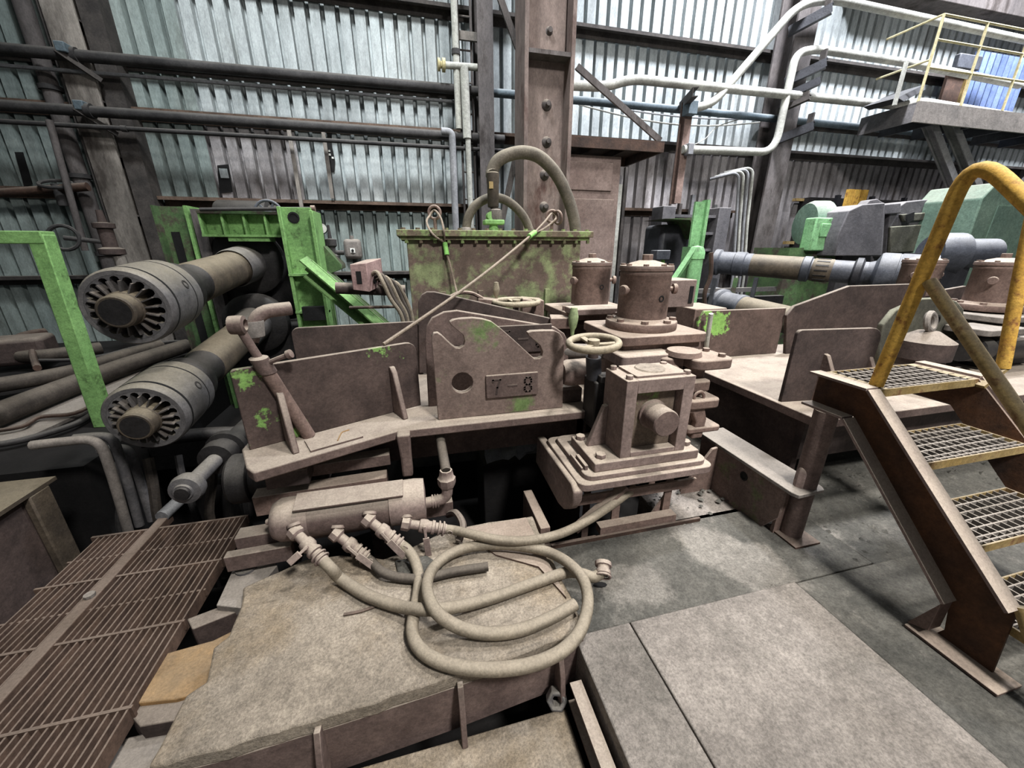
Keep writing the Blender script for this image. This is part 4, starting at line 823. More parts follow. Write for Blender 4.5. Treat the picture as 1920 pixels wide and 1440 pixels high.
G().box(x0+.2, x0+.55, 4.42, 4.6, 1.66, 1.70).obj('foot_plate', 'green', t)
t = thing('mill_post', 'dull dirty green post left of the ribbed crossbeam', 'post', (-2.1, 4.7, .2))
G().box(-2.32, -2.06, 4.75, 4.79, -.1, 1.98).obj('web', 'green_dull', t); G().box(-2.34, -2.32, 4.66, 4.95, -.1, 1.98).obj('flange', 'green_dull', t); G().box(-2.06, -2.03, 4.62, 4.95, -.1, 1.98).obj('flange', 'green', t); G().box(-2.0, -1.9, 4.6, 4.7, .4, 1.95).obj('grey_strip', 'column_grey', t)
G().box(-2.27, -2.2, 4.74, 4.75, .6, 1.75).obj('slot', 'black', t)
t = thing('tie_rod', 'horizontal dark rod running across above the green crossbeam', 'rod', at(378,392,Y=4.3)); G().cyl(at(375,393,Y=4.35), at(590,391,Y=4.35), .016, n=8).obj('rod', 'pipe_dark', t); G().cyl(at(583,391,Y=4.35), at(591,391,Y=4.35), .028, n=10).obj('rod_end', 'rust', t)
w1 = at(504,400,Y=4.7); handwheel(w1, .12, .014, 'blue grey handwheel on edge behind the green post', None, (.1,-1,.1), .25, 'steel_blue', 'wheel', 5)
t = thing('screwdown_motor', 'dark motor casing behind the blue grey handwheel', 'motor', (-1.7,5.2,1.9)); G().lathe((-2.0,5.2,1.93), X1, [(0,0),(.14,0),(.16,.03),(.16,.5),(.12,.52),(.12,.6),(0,.6)], 20).obj('casing', 'grease', t); G().box(-1.9, -1.6, 5.1, 5.3, 1.72, 1.80).obj('foot', 'steel_black', t); 
# green channel strut slanting right
def strut(a, b, ya, yb, label, m='green', w=.12, h=.16):
    p = at(*a, Y=ya); q = at(*b, Y=yb); return tag(G().chan(p, q, w, h, (0,-.3,1), 1, .014).obj('channel_strut', m), label, 'strut')
strut((572,500), (716,622), 3.95, 3.9, 'green channel strut slanting down from the post to the guard plate')
strut((610,520), (760,650), 4.35, 4.3, 'second green channel strut slanting behind the first', 'green_dull')
t = thing('gusset_plate', 'olive green triangular gusset right of the bright green post', 'plate', (-.7,4.4,1.4)); G().prism([(xg1+.03,4.35,1.35),(at(637,484,Y=4.35).x,4.35,1.40),(at(637,484,Y=4.35).x,4.35,1.44),(xg1+.03,4.35,1.62)], (0,.3,0)).obj('plate', 'green_dull', t)
t = thing('pressure_gauge', 'small round white faced gauge on a stem beside the green post', 'gauge', at(603,445,Y=4.5)); p = at(603,428,Y=4.5)
G().lathe(p, V(.15,-1,0), [(.05,-.03),(.055,0),(.05,.008)], 18).obj('case', 'black', t); G().lathe(p, V(.15,-1,0), [(.047,.006),(0,.007)], 18).obj('dial', 'white', t); G().cyl(p-V(0,0,.05), p-V(0,0,.35), .013, n=8).obj('stem', 'pipe_dark', t)
t = thing('relief_valve', 'small dark valve body standing right of the gauge', 'valve', at(622,480,Y=4.6)); p = at(622,470,Y=4.6); G().lathe(p-V(0,0,.15), (0,0,1), [(.03,0),(.07,.02),(.07,.1),(.04,.12),(.04,.18),(.06,.2),(.06,.26),(.02,.27),(.012,.4),(0,.4)], 12).obj('body', 'pipe_dark', t); G().cyl(p-V(.1,0,.02), p+V(.12,0,-.02), .025, n=10).obj('port', 'pipe_dark', t)
t = thing('switch_box', 'small grey switch box with white button on the wall', 'switch', at(660,465,Y=6.9)); p = at(662,467,Y=6.9); G().obox(p, (.26,.12,.3)).obj('case', 'plate_grey', t, .05); G().obox(p+V(0,-.065,-.02), (.07,.01,.07)).obj('plate', 'white', t); G().cyl(p+V(0,-.07,-.02), p+V(0,-.09,-.02), .02, n=10).obj('button', 'black', t); G().cyl(p+V(0,0,.14), p+V(0,0,.2), .03, n=8).obj('gland', 'plate_grey', t)
# pink control box with cables
t = thing('control_box', 'pinkish sheet metal box with a slot on a horizontal pipe', 'box', at(682,540,Y=3.6)); a = at(660,500,Y=3.55); b = at(685,540,Y=3.55)
bx0, bx1, bz0, bz1 = a.x-.01, b.x+.0, b.z-.02, a.z+.03
G().prism([(bx0,3.55,bz0),(bx1,3.55,bz0),(bx1,3.55,bz1-.02),(bx0,3.55,bz1-.02)], (0,.0,0)) 
g = G(); g.prism([(bx0,3.50,bz0+.01),(bx0+.13,3.50,bz0-.01),(bx0+.13,3.50,bz1),(bx0,3.50,bz1-.01)], (.1,.32,.03)); g.obj('case', 'box_pink', t, .006); G().box(bx0+.04, bx0+.08, 3.494, 3.499, bz0+.06, bz0+.16).obj('slot', 'black', t)
G().lathe((bx0+.165,3.60,bz0+.07), (1,-.25,0), [(.02,0),(.022,.012),(0,.012)], 12).obj('cable_hole', 'black', t)
tag(G().cyl(at(630,540,Y=3.7), at(760,545,Y=3.7), .05, n=14).obj('cross_pipe', 'brown_dark'), 'dark horizontal pipe under the pinkish control box', 'pipe')
for k in range(5):
    pts = [at(692+k*6, 520+k*2, Y=3.62+k*.03), at(706+k*9, 510+k*5, Y=3.55+k*.03), at(718+k*9, 530+k*4, Y=3.5+k*.04), at(732+k*8, 560+k*2, Y=3.5+k*.04), at(752+k*5, 590, Y=3.5+k*.04), at(760+k*4, 625, Y=3.5+k*.04)]
    tag(G().tube(spline(pts, 5), .017, 8).obj('control_cable', 'hose_dark' if k % 2 else 'hose'), ('first','second','third','fourth','fifth')[k]+' drooping control cable counted rightwards from the pinkish box', 'cable', 'cables of the control box')
tag(G().cyl(at(655,577,Y=3.8), at(740,575,Y=3.8), .014, n=8).obj('thin_rod', 'rust'), 'thin rusty rod crossing behind the green struts', 'rod')
# pipe elbow with a stub behind the guard
tag(G().tube(bend([at(470,640,Y=2.62), at(482,585,Y=2.66), at(545,578,Y=2.75)], .09), .042, 14).obj('pipe_elbow', 'brown'), 'brown pipe elbow rising behind the front guard plate', 'pipe')
tag(G().lathe(at(478,632,Y=2.6), V(.12,0,1), [(.05,0),(.055,.005),(.055,.09),(.05,.1)], 14).obj('pipe_collar', 'plate_grey'), 'grey collar around the brown pipe elbow', 'collar')
# ------------------------------------------------------------------ far left: green portal, pipes on the ledge, bin
t = thing('portal_frame', 'bright green square tube portal at the left edge', 'frame', (-2.6,3.4,.3))
p = at(64,445,Y=3.4); G().box(-4.2, p.x+.04, 3.4, 3.52, p.z-.04, p.z+.04).obj('crossbar', 'green', t, .006); q = at(140,650,Y=3.4)
sl_ = (q.x-p.x)/(q.z-p.z); G().bar((p.x,3.46,p.z+.02), (p.x+sl_*(.28-p.z)-.03,3.46,.28), .11, .09, (1,0,0)).obj('leg', 'green', t, .006)
def lpipe(pts, ZZ, r, m, label): return tag(G().tube(spline([at(x, y, Z=ZZ) for x, y in pts], 5), r, 10).obj('ledge_pipe', m), label, 'pipe')
lpipe([(-60,798),(0,775),(120,728),(240,684),(350,648)], .42, .085, 'hose_dark', 'thickest brown pipe lying slantwise across the left ledge')
lpipe([(-40,728),(60,712),(150,693),(230,668),(300,648)], .42, .07, 'hose_dark', 'dark curved pipe just above the thickest pipe')
lpipe([(40,668),(90,666),(190,652)], .45, .07, 'hose_dark', 'short dark pipe at the foot of the green portal')
lpipe([(-40,745),(60,728),(170,705),(260,672)], .34, .03, 'pipe_dark', 'thin black pipe between the thick pipes')
lpipe([(60,676),(130,675),(190,668),(260,650),(330,640),(370,648)], .42, .02, 'pipe_dark', 'thin dark cable looping over the pipes on the ledge')
lpipe([(-40,838),(30,828),(110,806),(160,785),(205,748)], .33, .022, 'pipe_dark', 'thin pipe bordering the pale tray on the left')
lpipe([(-40,812),(40,800),(75,782),(140,775),(190,750)], .345, .015, 'rust_dark', 'thin rusty rod lying on the pale tray')
tag(G().prism(ats([(-80,790),(0,772),(90,735),(240,690),(300,670),(230,720),(160,770),(60,815),(-80,850)], Z=.31), (0,0,-.03)).obj('drip_tray', 'plate_grey', None, .004), 'pale dusty tray under the pipes on the left ledge', 'tray')
for i, (pts, zz) in enumerate((([(25,640),(50,628),(85,622)], .55), ([(60,640),(62,668),(70,690)], .5))):
    tag(G().tube(spline([at(x, y, Z=zz) for x, y in pts], 5), .05-.02*i, 9).obj('scrap_pipe', 'rust_dark'), ('rusty scrap pipe end poking up at the left edge', 'rusty upright scrap rod left of the green portal foot')[i], 'pipe')
tag(G().obox(at(40,655,Z=.5), (.5,.4,.3), Matrix.Rotation(.3,3,'Z')).obj('scrap_casting', 'brown_dark', None, .05), 'dark scrap casting heaped at the left edge', 'scrap')
for k, (pts, lab) in enumerate((([(60,835),(120,828),(165,825),(190,838),(205,875),(222,930),(242,1000)], 'front bent grey pipe hooking down left of the grating'), ([(140,822),(190,818),(210,825),(222,850),(240,905),(262,985)], 'middle bent grey pipe hooking down left of the grating'), ([(185,845),(225,840),(245,852),(262,900),(285,975)], 'rear bent grey pipe hooking down left of the grating'))):
    P = [at(x, y, Y=2.5+k*.12) for x, y in pts]; tag(G().tube(spline(P, 5), .026, 10).obj('bent_pipe', 'steel_grey' if k else 'plate_grey'), lab, 'pipe')
t = thing('steel_bin', 'dark steel bin with a rusty rim at the left edge', 'bin', (-2.6,1.8,-.1))
for nm, q in (('side_wall',(-2.06,-2.03,.2,2.34,-.2,.40)),('end_wall',(-3.6,-2.06,2.31,2.34,-.2,.40)),('bottom',(-3.6,-2.06,.2,2.31,-.2,-.17))): G().box(*q).obj(nm, 'brown_dark', t)
for nm, q in (('rim',(-2.13,-1.99,.2,2.37,.40,.42)),('rim',(-3.6,-2.13,2.22,2.37,.40,.42))): G().box(*q).obj(nm, 'shaft_brown', t)
G().box(-2.03,-1.99,2.2,2.32,-.2,.40).obj('corner_post', 'shaft_brown', t, .008)
# hoses and pipes hanging in the dark pit
for k in range(6):
    x = -1.95+k*.17; tag(G().tube(spline([(x,2.72,.3),(x+.02,2.66,.15),(x+.05*(k % 3-1),2.62,-.2),(x+.04,2.64,-.75)],5), .022+.008*(k % 2), 8).obj('pit_hose', 'hose_dark' if k % 2 else 'pipe_dark'), ('leftmost','second','third','fourth','fifth','rightmost')[k]+' of the dark hoses hanging down the pit wall behind the grating', 'hose', 'hoses down the pit wall')
tag(G().lathe((-1.35,2.75,-.25), (0,.4,1), [(0,0),(.12,0),(.12,.25),(.16,.26),(.16,.3),(.08,.32),(.08,.5),(0,.5)], 18).obj('pit_valve', 'grease'), 'black flanged valve body down in the pit', 'valve')
tag(G().tube(spline([(-1.9,2.9,.35),(-1.4,3.1,.25),(-1.0,3.05,.05),(-.85,2.9,-.2)],6), .05, 10).obj('pit_pipe', 'grease'), 'thick black pipe curving through the pit under the spindles', 'pipe')
tag(G().box(-2.14,-1.0,3.3,3.5,-.1,.15).obj('pit_beam','grease',None,.01), 'dark beam across the pit below the lower spindle', 'beam')
t = thing('pump_rod', 'short greasy rod with a flanged coupling pointing at the viewer', 'rod', at(345,922,Y=2.2)); p = at(342,925,Y=2.15); q = at(440,826,Y=2.8); d = (q-p).normalized()
G().lathe(p, d, [(0,0),(.045,0),(.05,.01),(.078,.02),(.086,.05),(.08,.085),(.05,.10),(.045,.12)], 24).obj('end_flange', 'steel_grey', t); G().lathe(p, d, [(.045,.1),(.045,.42)], 20).obj('rod', 'steel_grey', t); G().lathe(p-d*.012, d, [(0,0),(.035,0),(.04,.02)], 16).obj('end_cap', 'grease', t)
G().lathe(p, d, [(.05,.36),(.1,.37),(.105,.45),(.09,.46),(.09,.5),(.12,.51),(.12,.56),(.06,.58)], 22).obj('coupling', 'grease', t); G().lathe(p, d, [(.07,.56),(.07,.9)], 18).obj('tail', 'grease', t)
# dark machinery lumps in the pit behind the spindles
t = thing('valve_block', 'dark greasy valve block with ports under the spindles', 'valve block', (-1.0,3.2,.1))
G().box(-1.2,-.75,3.15,3.5,-.1,.35).obj('body','grease',t,.02)
for k in range(3): G().cyl((-1.1+k*.14,3.1,.2),(-1.1+k*.14,3.2,.2),.04,n=12).obj('port','steel_grey',t)
t = thing('dark_drum', 'black ribbed drum in the pit beside the table corner', 'drum', (-1.0,2.3,.1)); G().lathe((-1.16,2.35,.28), X1, [(0,0),(.13,0),(.15,.02),(.15,.12),(.13,.13),(.13,.16),(.15,.17),(.15,.24),(0,.24)], 22).obj('shell','grease',t)
t = thing('wall_valve', 'small rusty valve with a handwheel low on the pale column', 'valve', at(165,470,Y=5.8)); p = at(205,455,Y=5.8); G().lathe(p-V(0,0,.15), (0,0,1), [(.05,0),(.12,.02),(.12,.08),(.07,.1),(.07,.3),(.1,.31),(.1,.36),(.04,.37),(.03,.5),(0,.5)], 14).obj('body', 'brown_dark', t); G().torus(p+V(-.35,-.1,.05), (.2,-1,.2), .13, .02, 20, 7).obj('handwheel', 'pipe_dark', t); G().cyl(p+V(-.35,-.1,.05), p, .025, n=8).obj('stem', 'pipe_dark', t)
G().cyl(p+V(.05,0,-.15), p+V(.1,0,-1.0), .06, n=10).obj('drop_pipe', 'column_pale', t)
t = thing('wall_valve', 'dark pipe fitting with small handwheel on the far left wall', 'valve', at(110,345,Y=6.6)); p = at(105,345,Y=6.6); G().torus(p, (.1,-.4,1), .15, .02, 20, 7).obj('handwheel', 'pipe_dark', t); G().cyl(p, p-V(0,0,.25), .05, n=10).obj('body', 'pipe_dark', t); G().cyl(at(-40,365,Y=6.6), at(165,350,Y=6.6), .05, n=10).obj('pipe', 'rust_dark', t)
tag(G().prism([at(x,y,Y=6.94) for x,y in ((27,285),(42,285),(60,345),(45,350))], (0,.012,0)).obj('hole_patch','black'), 'dark gash torn in the far left sheeting', 'opening')
tag(G().cyl(at(92,225,Y=6.4), at(160,470,Y=6.4), .035, n=10).obj('thin_pipe','column_grey'), 'thin grey upright pipe on the far left wall', 'pipe')
# ------------------------------------------------------------------ stairs at the right
XS, XE = 2.10, 2.80
t = thing('stairs', 'rusty steel stairs with grating treads and yellow handrail on the right', 'stairs', (2.45, .9, 0))
def stringer(x, sgn):
    d = V(0, 1, 1.02).normalized(); nrm = V(0, -d.z, d.y); hh = .178
    tp0 = V(x, .585, .33); tp1 = V(x, 1.235, .965); bt0 = V(x, .535, 0); 
    # web outline (Y,Z)
    web = [(x,.56,.0),(x,.585,.325),(x,1.24,.965),(x,1.52,.965),(x,1.52,.80),(x,1.305,.80),(x,.75,.225),(x,.72,.05),(x,.74,.0)]
    G().prism(web, (.012*sgn,0,0)).obj('web', 'rust_stringer', t)
    f = -sgn*.075
    def fl_(pts, nm='flange', th=.012):
        g = G()
        for (a, b) in zip(pts[:-1], pts[1:]):
            a = V(x,*a); b = V(x,*b); u = (b-a).normalized(); n2 = V(0,-u.z,u.y)
            g.prism([a, b, b+n2*th, a+n2*th], (f,0,0))
        g.obj(nm, 'rust_stringer' if nm != 'flange' else 'mauve', t)
    fl_([(.585,.325),(1.24,.965),(1.52,.965)]); fl_([(.735,.20),(1.305,.79),(1.52,.79)])
    G().box(x-.09 if sgn > 0 else x-.05, x+.05 if sgn > 0 else x+.09, .50, .80, 0, .014).obj('foot_plate', 'rust', t, .003)
    g = G(); g.prism([(x,.735,.05),(x,.80,.02),(x,.735,.20)], (f,0,0)); g.obj('foot_gusset', 'rust', t)
stringer(XS, 1); stringer(XE, -1)
def tread(y0, y1, z, yellow=True):
    me1 = me2 = None
    fr = G(); fr.box(XS+.012, XE-.012, y0, y0+.006, z-.04, z); fr.box(XS+.012, XE-.012, y1-.006, y1, z-.035, z); fr.box(XS+.012, XS+.07 if z > .9 else XS+.02, y0+.006, y1-.006, z-.035 if z < .9 else z-.006, z); fr.box(XE-.07 if z > .9 else XE-.02, XE-.012, y0+.006, y1-.006, z-.035 if z < .9 else z-.006, z)
    T = fr.obj('tread', 'yellow_dusty', t)
    n = 6
    a0 = XS+.02; 
    for k in range(1, n): y = y0+k*(y1-y0)/n; G().box(a0, XE-.02, y-.003, y+.003, z-.03, z).obj('bearing_bar', 'plate_grey', T)
    y = y0+.02; G().box(a0, XE-.02, y-.003, y+.003, z-.03, z).obj('bearing_bar', 'plate_grey', T)
    m = 14
    for k in range(1, m): x = a0+k*(XE-XS-.04)/m; G().box(x-.003, x+.003, y0+.006, y1-.006, z-.025, z-.001).obj('cross_bar', 'plate_grey', T)
tread(1.235, 1.52, .965); tread(.98, 1.235, .715); tread(.74, .99, .475); tread(.50, .75, .235)
# handrail
hr = G(); XR = XS+.03
P = [at(x, y, X=XR) for x, y in ((1640,730),(1742,527),(1812,325))]; Y0 = P[0]
path = [V(XR,P[0].y,.975), V(XR,P[1].y,P[1].z), V(XR,P[2].y,P[2].z)]
top = bend([path[0], path[2]+(path[2]-path[1])*.18, V(XR,.55,1.30), V(XR,.15,.90), V(XR,.15,.2)], .16, 8)
G().tube(top, .028, 14).obj('handrail', 'yellow', t)
b0 = path[1]; b1 = at(1925,795,X=XR); G().tube([b0, b0+(b1-b0)*2.52], .024, 12).obj('knee_rail', 'yellow_dusty', t)
G().tube(bend([V(2.89,1.215,1.02), V(2.90,1.31,1.56), V(2.92,1.38,2.0), V(2.92,.7,1.5)], .16, 8), .027, 14).obj('handrail', 'yellow', t); G().bar((2.78,1.22,.93),(2.90,1.215,1.03),.04,.02).obj('rail_lug','yellow_dusty',t)
r0 = at(1893,665,X=XE-.03); r1 = at(1925,500,X=XE-.03); 
G().tube([V(XR-.03,.58,.34), V(XR-.05,.40,.05)], .022, 10).obj('lower_rail_end', 'yellow_dusty', t)
# support post of the stairs
c = thing('stair_post', 'flaking brown round post holding up the stair landing', 'post', (2.06,1.40,0))
G().cyl((2.07,1.41,-.01),(2.07,1.41,.79), .055, n=20).obj('tube', 'brown', c); G().box(1.98,2.16,1.30,1.50,-.015,-.0).obj('foot_plate', 'rust_dark', c, .002)
# ------------------------------------------------------------------ floor bracket between the machines
ZK = .33
t = thing('floor_bracket', 'rusty floor bracket with a dusty plate and green streaked side', 'bracket', (2.0,1.75,0))
pl = ats([(1312,806),(1497,932),(1510,936),(1545,922),(1548,912),(1392,800)], Z=ZK); pl = [V(1.945,2.15,ZK), V(1.93,1.37,ZK), V(1.945,1.335,ZK), V(2.13,1.345,ZK), V(2.15,1.375,ZK), V(2.17,2.15,ZK)]
G().prism(pl, (0,0,-.022)).obj('top_plate', 'plate_grey', t, .003)
G().prism([(1.95,2.1,-.05),(1.95,1.53,-.05),(1.95,1.42,.12),(1.95,1.42,ZK-.022),(1.95,2.1,ZK-.022)], (.02,0,0)).obj('side_web', 'brown_green', t)
q = at(1395,893,X=1.95); G().lathe((1.951,q.y,q.z), (-1,0,0), [(.028,0),(.03,.004),(.02,.005),(.02,.001),(0,.001)], 14).obj('hole', 'black', t)
G().prism([(1.95,1.93,-.05),(1.70,1.93,-.03),(1.70,1.93,.0),(1.90,1.93,ZK-.03),(1.95,1.93,ZK-.022)], (0,.02,0)).obj('gusset', 'rust', t, .004)
G().prism([(1.97,1.44,-.05),(2.14,1.44,.1),(2.14,1.44,ZK-.022),(1.97,1.44,ZK-.022)], (0,.02,0)).obj('end_web', 'rust', t)
G().lathe((2.03,1.41,ZK), (0,0,1), [(.032,0),(.032,.09),(.02,.115),(0,.13)], 6).obj('hex_stud', 'mauve', t, .003)
# ------------------------------------------------------------------ the neighbouring machine on the right
t = thing('guide_table', 'dusty guide table with guard plates behind the stairs', 'machine table', (3.5,2.5,0))
ZR = .60
G().prism([(2.36,1.62,ZR),(5.9,1.62,ZR),(5.9,3.3,ZR),(2.42,3.3,ZR),(2.36,2.7,ZR)], (0,0,-.06)).obj('deck', 'brown', t, .006)
G().box(2.42,5.8,1.75,1.8,.25,ZR-.06).obj('skirt','brown_dark',t); G().box(2.45,2.5,1.8,3.2,-.06,ZR-.06).obj('leg','brown_dark',t)
wall_plate((2.39,1.93),(3.02,1.86), ZR, 1.10, .028, .03, .08).obj('front_guard','brown_dark',t,.004)
for sx in (2.62, 2.98): G().prism([(sx,1.92,ZR),(sx,1.72,ZR),(sx,1.76,ZR+.12),(sx,1.88,ZR+.33),(sx,1.92,ZR+.34)], (.03,0,0)).obj('gusset','brown',t,.005)
pr = [at(x, y, Y=3.0) for x, y in ((1318,583),(1458,578),(1474,582),(1476,660))]
vplate([(pr[0].x+.03,3.0,ZR),(pr[0].x-.03,3.0,pr[0].z-.1),(pr[0].x+.02,3.0,pr[0].z),(pr[2].x,3.0,pr[1].z),(pr[2].x,3.0,ZR)], .03, 'rear_guard', 'guard_right', t)
pc = [at(x, y, Y=2.95) for x, y in ((1472,690),(1476,592),(1490,574),(1594,536),(1720,532),(1760,545),(1812,536),(1815,690))]
vplate(pc, .035, 'rear_cheek_plate', 'brown_dark', t)
t = thing('side_cover', 'rounded grey green cover plate behind the yellow handrail', 'cover', (3.9,2.3,ZR))
co = [at(x, y, Y=2.3) for x, y in ((1645,700),(1648,650),(1657,610),(1680,582),(1730,560),(1775,558),(1795,565),(1808,580),(1800,690))]
vplate(co, .05, 'plate', 'plate_dusty_green', t, .01); q = at(1755,600,Y=2.28); G().lathe(q, (0,-1,0), [(.04,0),(.044,.006),(.03,.008),(.03,.001),(0,.001)], 16).obj('hole','black',t)
q = at(1720,712,Z=ZR); q = V(3.62,1.95,ZR)
t = thing('lifting_plug', 'cone shaped plug with a lifting eye on the neighbouring table', 'plug', q)
G().lathe(q, (0,0,1), [(0,0),(.18,0),(.165,.17),(.14,.20),(.14,.23),(.165,.235),(.165,.36),(.06,.43),(0,.44)], 28).obj('plug', 'brown_dark', t); G().torus(q+V(-.02,0,.50), (.2,-1,.25), .06, .02, 22, 8).obj('eye', 'plate_grey', t)
tag(G().tube(spline([(3.5,1.75,ZR+.03),(3.8,1.80,ZR+.03),(4.1,2.0,ZR+.06),(4.4,2.1,ZR+.03)]), .025, 8).obj('table_hose','hose_dark'), 'dark hose lying across the neighbouring table deck', 'hose')
copy_tree(T1, (5.12,2.42,1.12), 'gear turret of the neighbouring machine at the right edge', 'gear turrets'); copy_tree(T2, (5.30,3.10,1.12), 'gear turret half hidden behind the yellow handrail', 'gear turrets')
t = thing('gearbox', 'dark layered gearbox under the right edge turret', 'gearbox', (5.1,2.4,ZR))
rplate(4.75,5.6,2.1,2.8,1.0,1.05,.04).obj('top_plate','plate_grey',t,.006); rplate(4.7,5.6,2.02,2.8,.86,.90,.03).obj('mid_plate','plate_grey',t,.006); G().box(4.8,5.6,2.15,2.8,ZR,1.0).obj('body','grease',t,.01); rplate(4.4,4.9,2.0,2.3,.93,.98,.05).obj('lug','plate_grey',t,.006)
t = thing('coupling_shaft', 'dark corrugated coupling beyond the handrail brace', 'coupling', (4.6,2.1,.8)); G().lathe((4.35,2.1,.80), X1, [(0,0),(.09,0),(.09,.08),(.07,.09),(.07,.12),(.1,.13),(.1,.25),(.08,.26),(.08,.3),(.11,.31),(.11,.9),(0,.9)], 22).obj('body','grease',t)
tag(G().box(2.55,2.9,3.1,3.5,ZR-.3,1.06).obj('packing_box','rust',None,.01), 'rust brown box with a flat lid behind the neighbouring table guards', 'box')
t = thing('limit_box', 'dusty mauve box with a dark slot beside the front turret', 'box', (2.2,2.75,1.1)); a = at(1262,535,Y=2.75); b = at(1300,575,Y=2.75); G().box(a.x-.1,b.x,2.75,3.0,b.z,a.z+.04).obj('case','mauve',t,.006); G().box(b.x-.06,b.x-.025,2.744,2.749,b.z+.03,a.z-.01).obj('slot','black',t); G().box(a.x,a.x+.1,2.8,2.9,-.06,b.z).obj('bracket','brown_dark',t)
# ------------------------------------------------------------------ right background
t = thing('mill_post', 'pale green channel post with a green cylinder, right of centre', 'post', (3.4,4.3,0))
a = at(1305,378,Y=4.3); b = at(1333,378,Y=4.3); xm = a.x; G().box(xm,xm+.13,4.3,4.33,-.05,a.z).obj('web','green_mint',t); G().box(xm+.13,xm+.17,4.26,4.36,-.05,a.z+.02).obj('flange','green_mint',t); G().box(xm-.02,xm,4.25,4.4,-.05,a.z-.5).obj('flange','green_mint',t)
cx = at(1307,480,Y=4.1).x; G().lathe((cx,4.12,.75), (0,0,1), [(.0,0),(.085,0),(.085,.72),(.095,.73),(.095,.80),(.07,.86),(0,.88)], 20).obj('cylinder','green_mint',t); G().tube(spline([(cx+.1,4.0,1.55),(cx+.13,3.98,1.3),(cx+.08,3.97,1.1),(cx+.12,3.97,.9)],5),.025,7).obj('chain','rust_dark',t)
strut((1300,470),(1240,560),4.1,4.1,'pale green channel strut leaning left of the right green post', 'green_mint', .06, .08)
tag(G().tube(spline([(2.55,2.9,1.05),(2.6,2.95,.8),(2.65,3.0,.7)]),.02,8).obj('white_hose','pipe_white'),'short white hose hanging by the right table guard','hose')
t = thing('roll_stand', 'dark mill stand with a green underside shelf left of the green post', 'stand', (3.2,5.0,.4))
a = at(1230,412,Y=4.9); b = at(1290,440,Y=4.9); G().prism([(a.x,4.7,a.z),(b.x-.1,4.7,a.z+.02),(b.x+.05,4.7,b.z-.05),(b.x,4.7,b.z-.06),(b.x-.15,4.7,a.z-.01)],(0,.5,0)).obj('shelf','green_dull',t); G().box(a.x+.15,b.x+.25,4.95,5.4,.2,a.z-.05).obj('body','steel_black',t,.05); q = at(1238,478,Y=4.7); G().obox(q,(.2,.15,.12)).obj('small_box','steel_blue',t,.01)
G().cyl((q.x+.05,4.7,q.z-.05),(q.x+.05,4.7,q.z-.3),.025,n=8).obj('nipple','lime',t)
t = thing('mill_stand', 'grey mill stand with shelves behind the right green post', 'stand', (4.2,5.2,0))
for x in (3.75, 4.75): G().box(x,x+.22,5.6,5.9,-.05,2.2).obj('post','mill_grey',t,.01)
for z in (1.55,1.80,2.05): G().box(3.97,4.75,5.65,5.75,z,z+.04).obj('shelf','mill_grey',t)
for k in range(3): G().box(4.05+k*.25,4.07+k*.25,5.65,5.7,1.55,1.85).obj('rib','mill_grey',t)
G().box(3.97,4.75,5.8,5.85,.6,2.1).obj('back','grease',t)
# spindle on the right running towards the viewer
def long_shaft(p0, p1, segs, label):
    p0, p1 = Vector(p0), Vector(p1); d = p1-p0; L = d.length; t = thing('mill_shaft', label, 'shaft', p0)
    for nm, m, prof in segs: G().lathe(p0, d, [(r, s*L) for r, s in prof], 36).obj(nm, m, t)
    return t, d.normalized(), L
def deep(x, y, dep):
    return EYE+(F*FW+(x-960)*RT-(y-720)*UP)*(dep/F)
pa_ = deep(1346,492,6.0); pb_ = deep(1745,522,4.55)
t, d, L = long_shaft(pa_, pb_, [('far_collar','steel_blue',[(0,-.02),(.192,-.02),(.192,.01),(.163,.02),(.163,.10),(.174,.105),(.174,.16),(.159,.165),(.159,.2)]),('shaft','shaft_brown',[(.155,.19),(.155,.46)]),('neck','steel_blue',[(.155,.46),(.167,.465),(.167,.50),(.141,.505),(.141,.52)]),('slotted_collar','shaft_brown',[(.141,.51),(.148,.515),(.148,.60),(.141,.605)]),('fore_shaft','steel_blue',[(.141,.60),(.141,.75)]),('ring','steel_black',[(.14,.69),(.185,.70),(.185,.725),(.14,.735)]),('neck_shaft','steel_blue',[(.14,.60),(.14,.78)]),('coupling','steel_blue',[(.14,.75),(.16,.775),(.25,.79),(.26,.80),(.26,.86),(.255,.862),(.255,.867),(.26,.87),(.26,1.0),(.2,1.0),(0,.99)])], 'long blue grey mill shaft with collars in the right background')
a = d.cross(V(0,0,1)).normalized(); b = a.cross(d)
for k in range(14):
    ph = 2*PI*k/14; u = a*math.cos(ph)+b*math.sin(ph); G().obox(pa_+d*L*.557+u*.147, (.012,.018,L*.06), Matrix((u, d.cross(u), d)).transposed()).obj('slot','grease',t)
for k in range(16):
    ph = 2*PI*k/16; u = a*math.cos(ph)+b*math.sin(ph); G().obox(pa_+d*(L+.02)+u*.19, (.09,.018,.06), Matrix((u, d.cross(u), d)).transposed()).obj('tooth','steel_black',t)
pa2 = deep(1342,566,5.6); pb2 = deep(1500,606,4.6)
t, d2_, L2 = long_shaft(pa2, pb2, [('far_collar','steel_blue',[(0,-.05),(.2,-.05),(.2,.1),(.17,.12),(.17,.3),(.18,.31),(.18,.36),(.165,.37)]),('shaft','shaft_brown',[(.165,.36),(.165,1.0)])], 'lower blue grey mill shaft partly hidden by the right table guard')
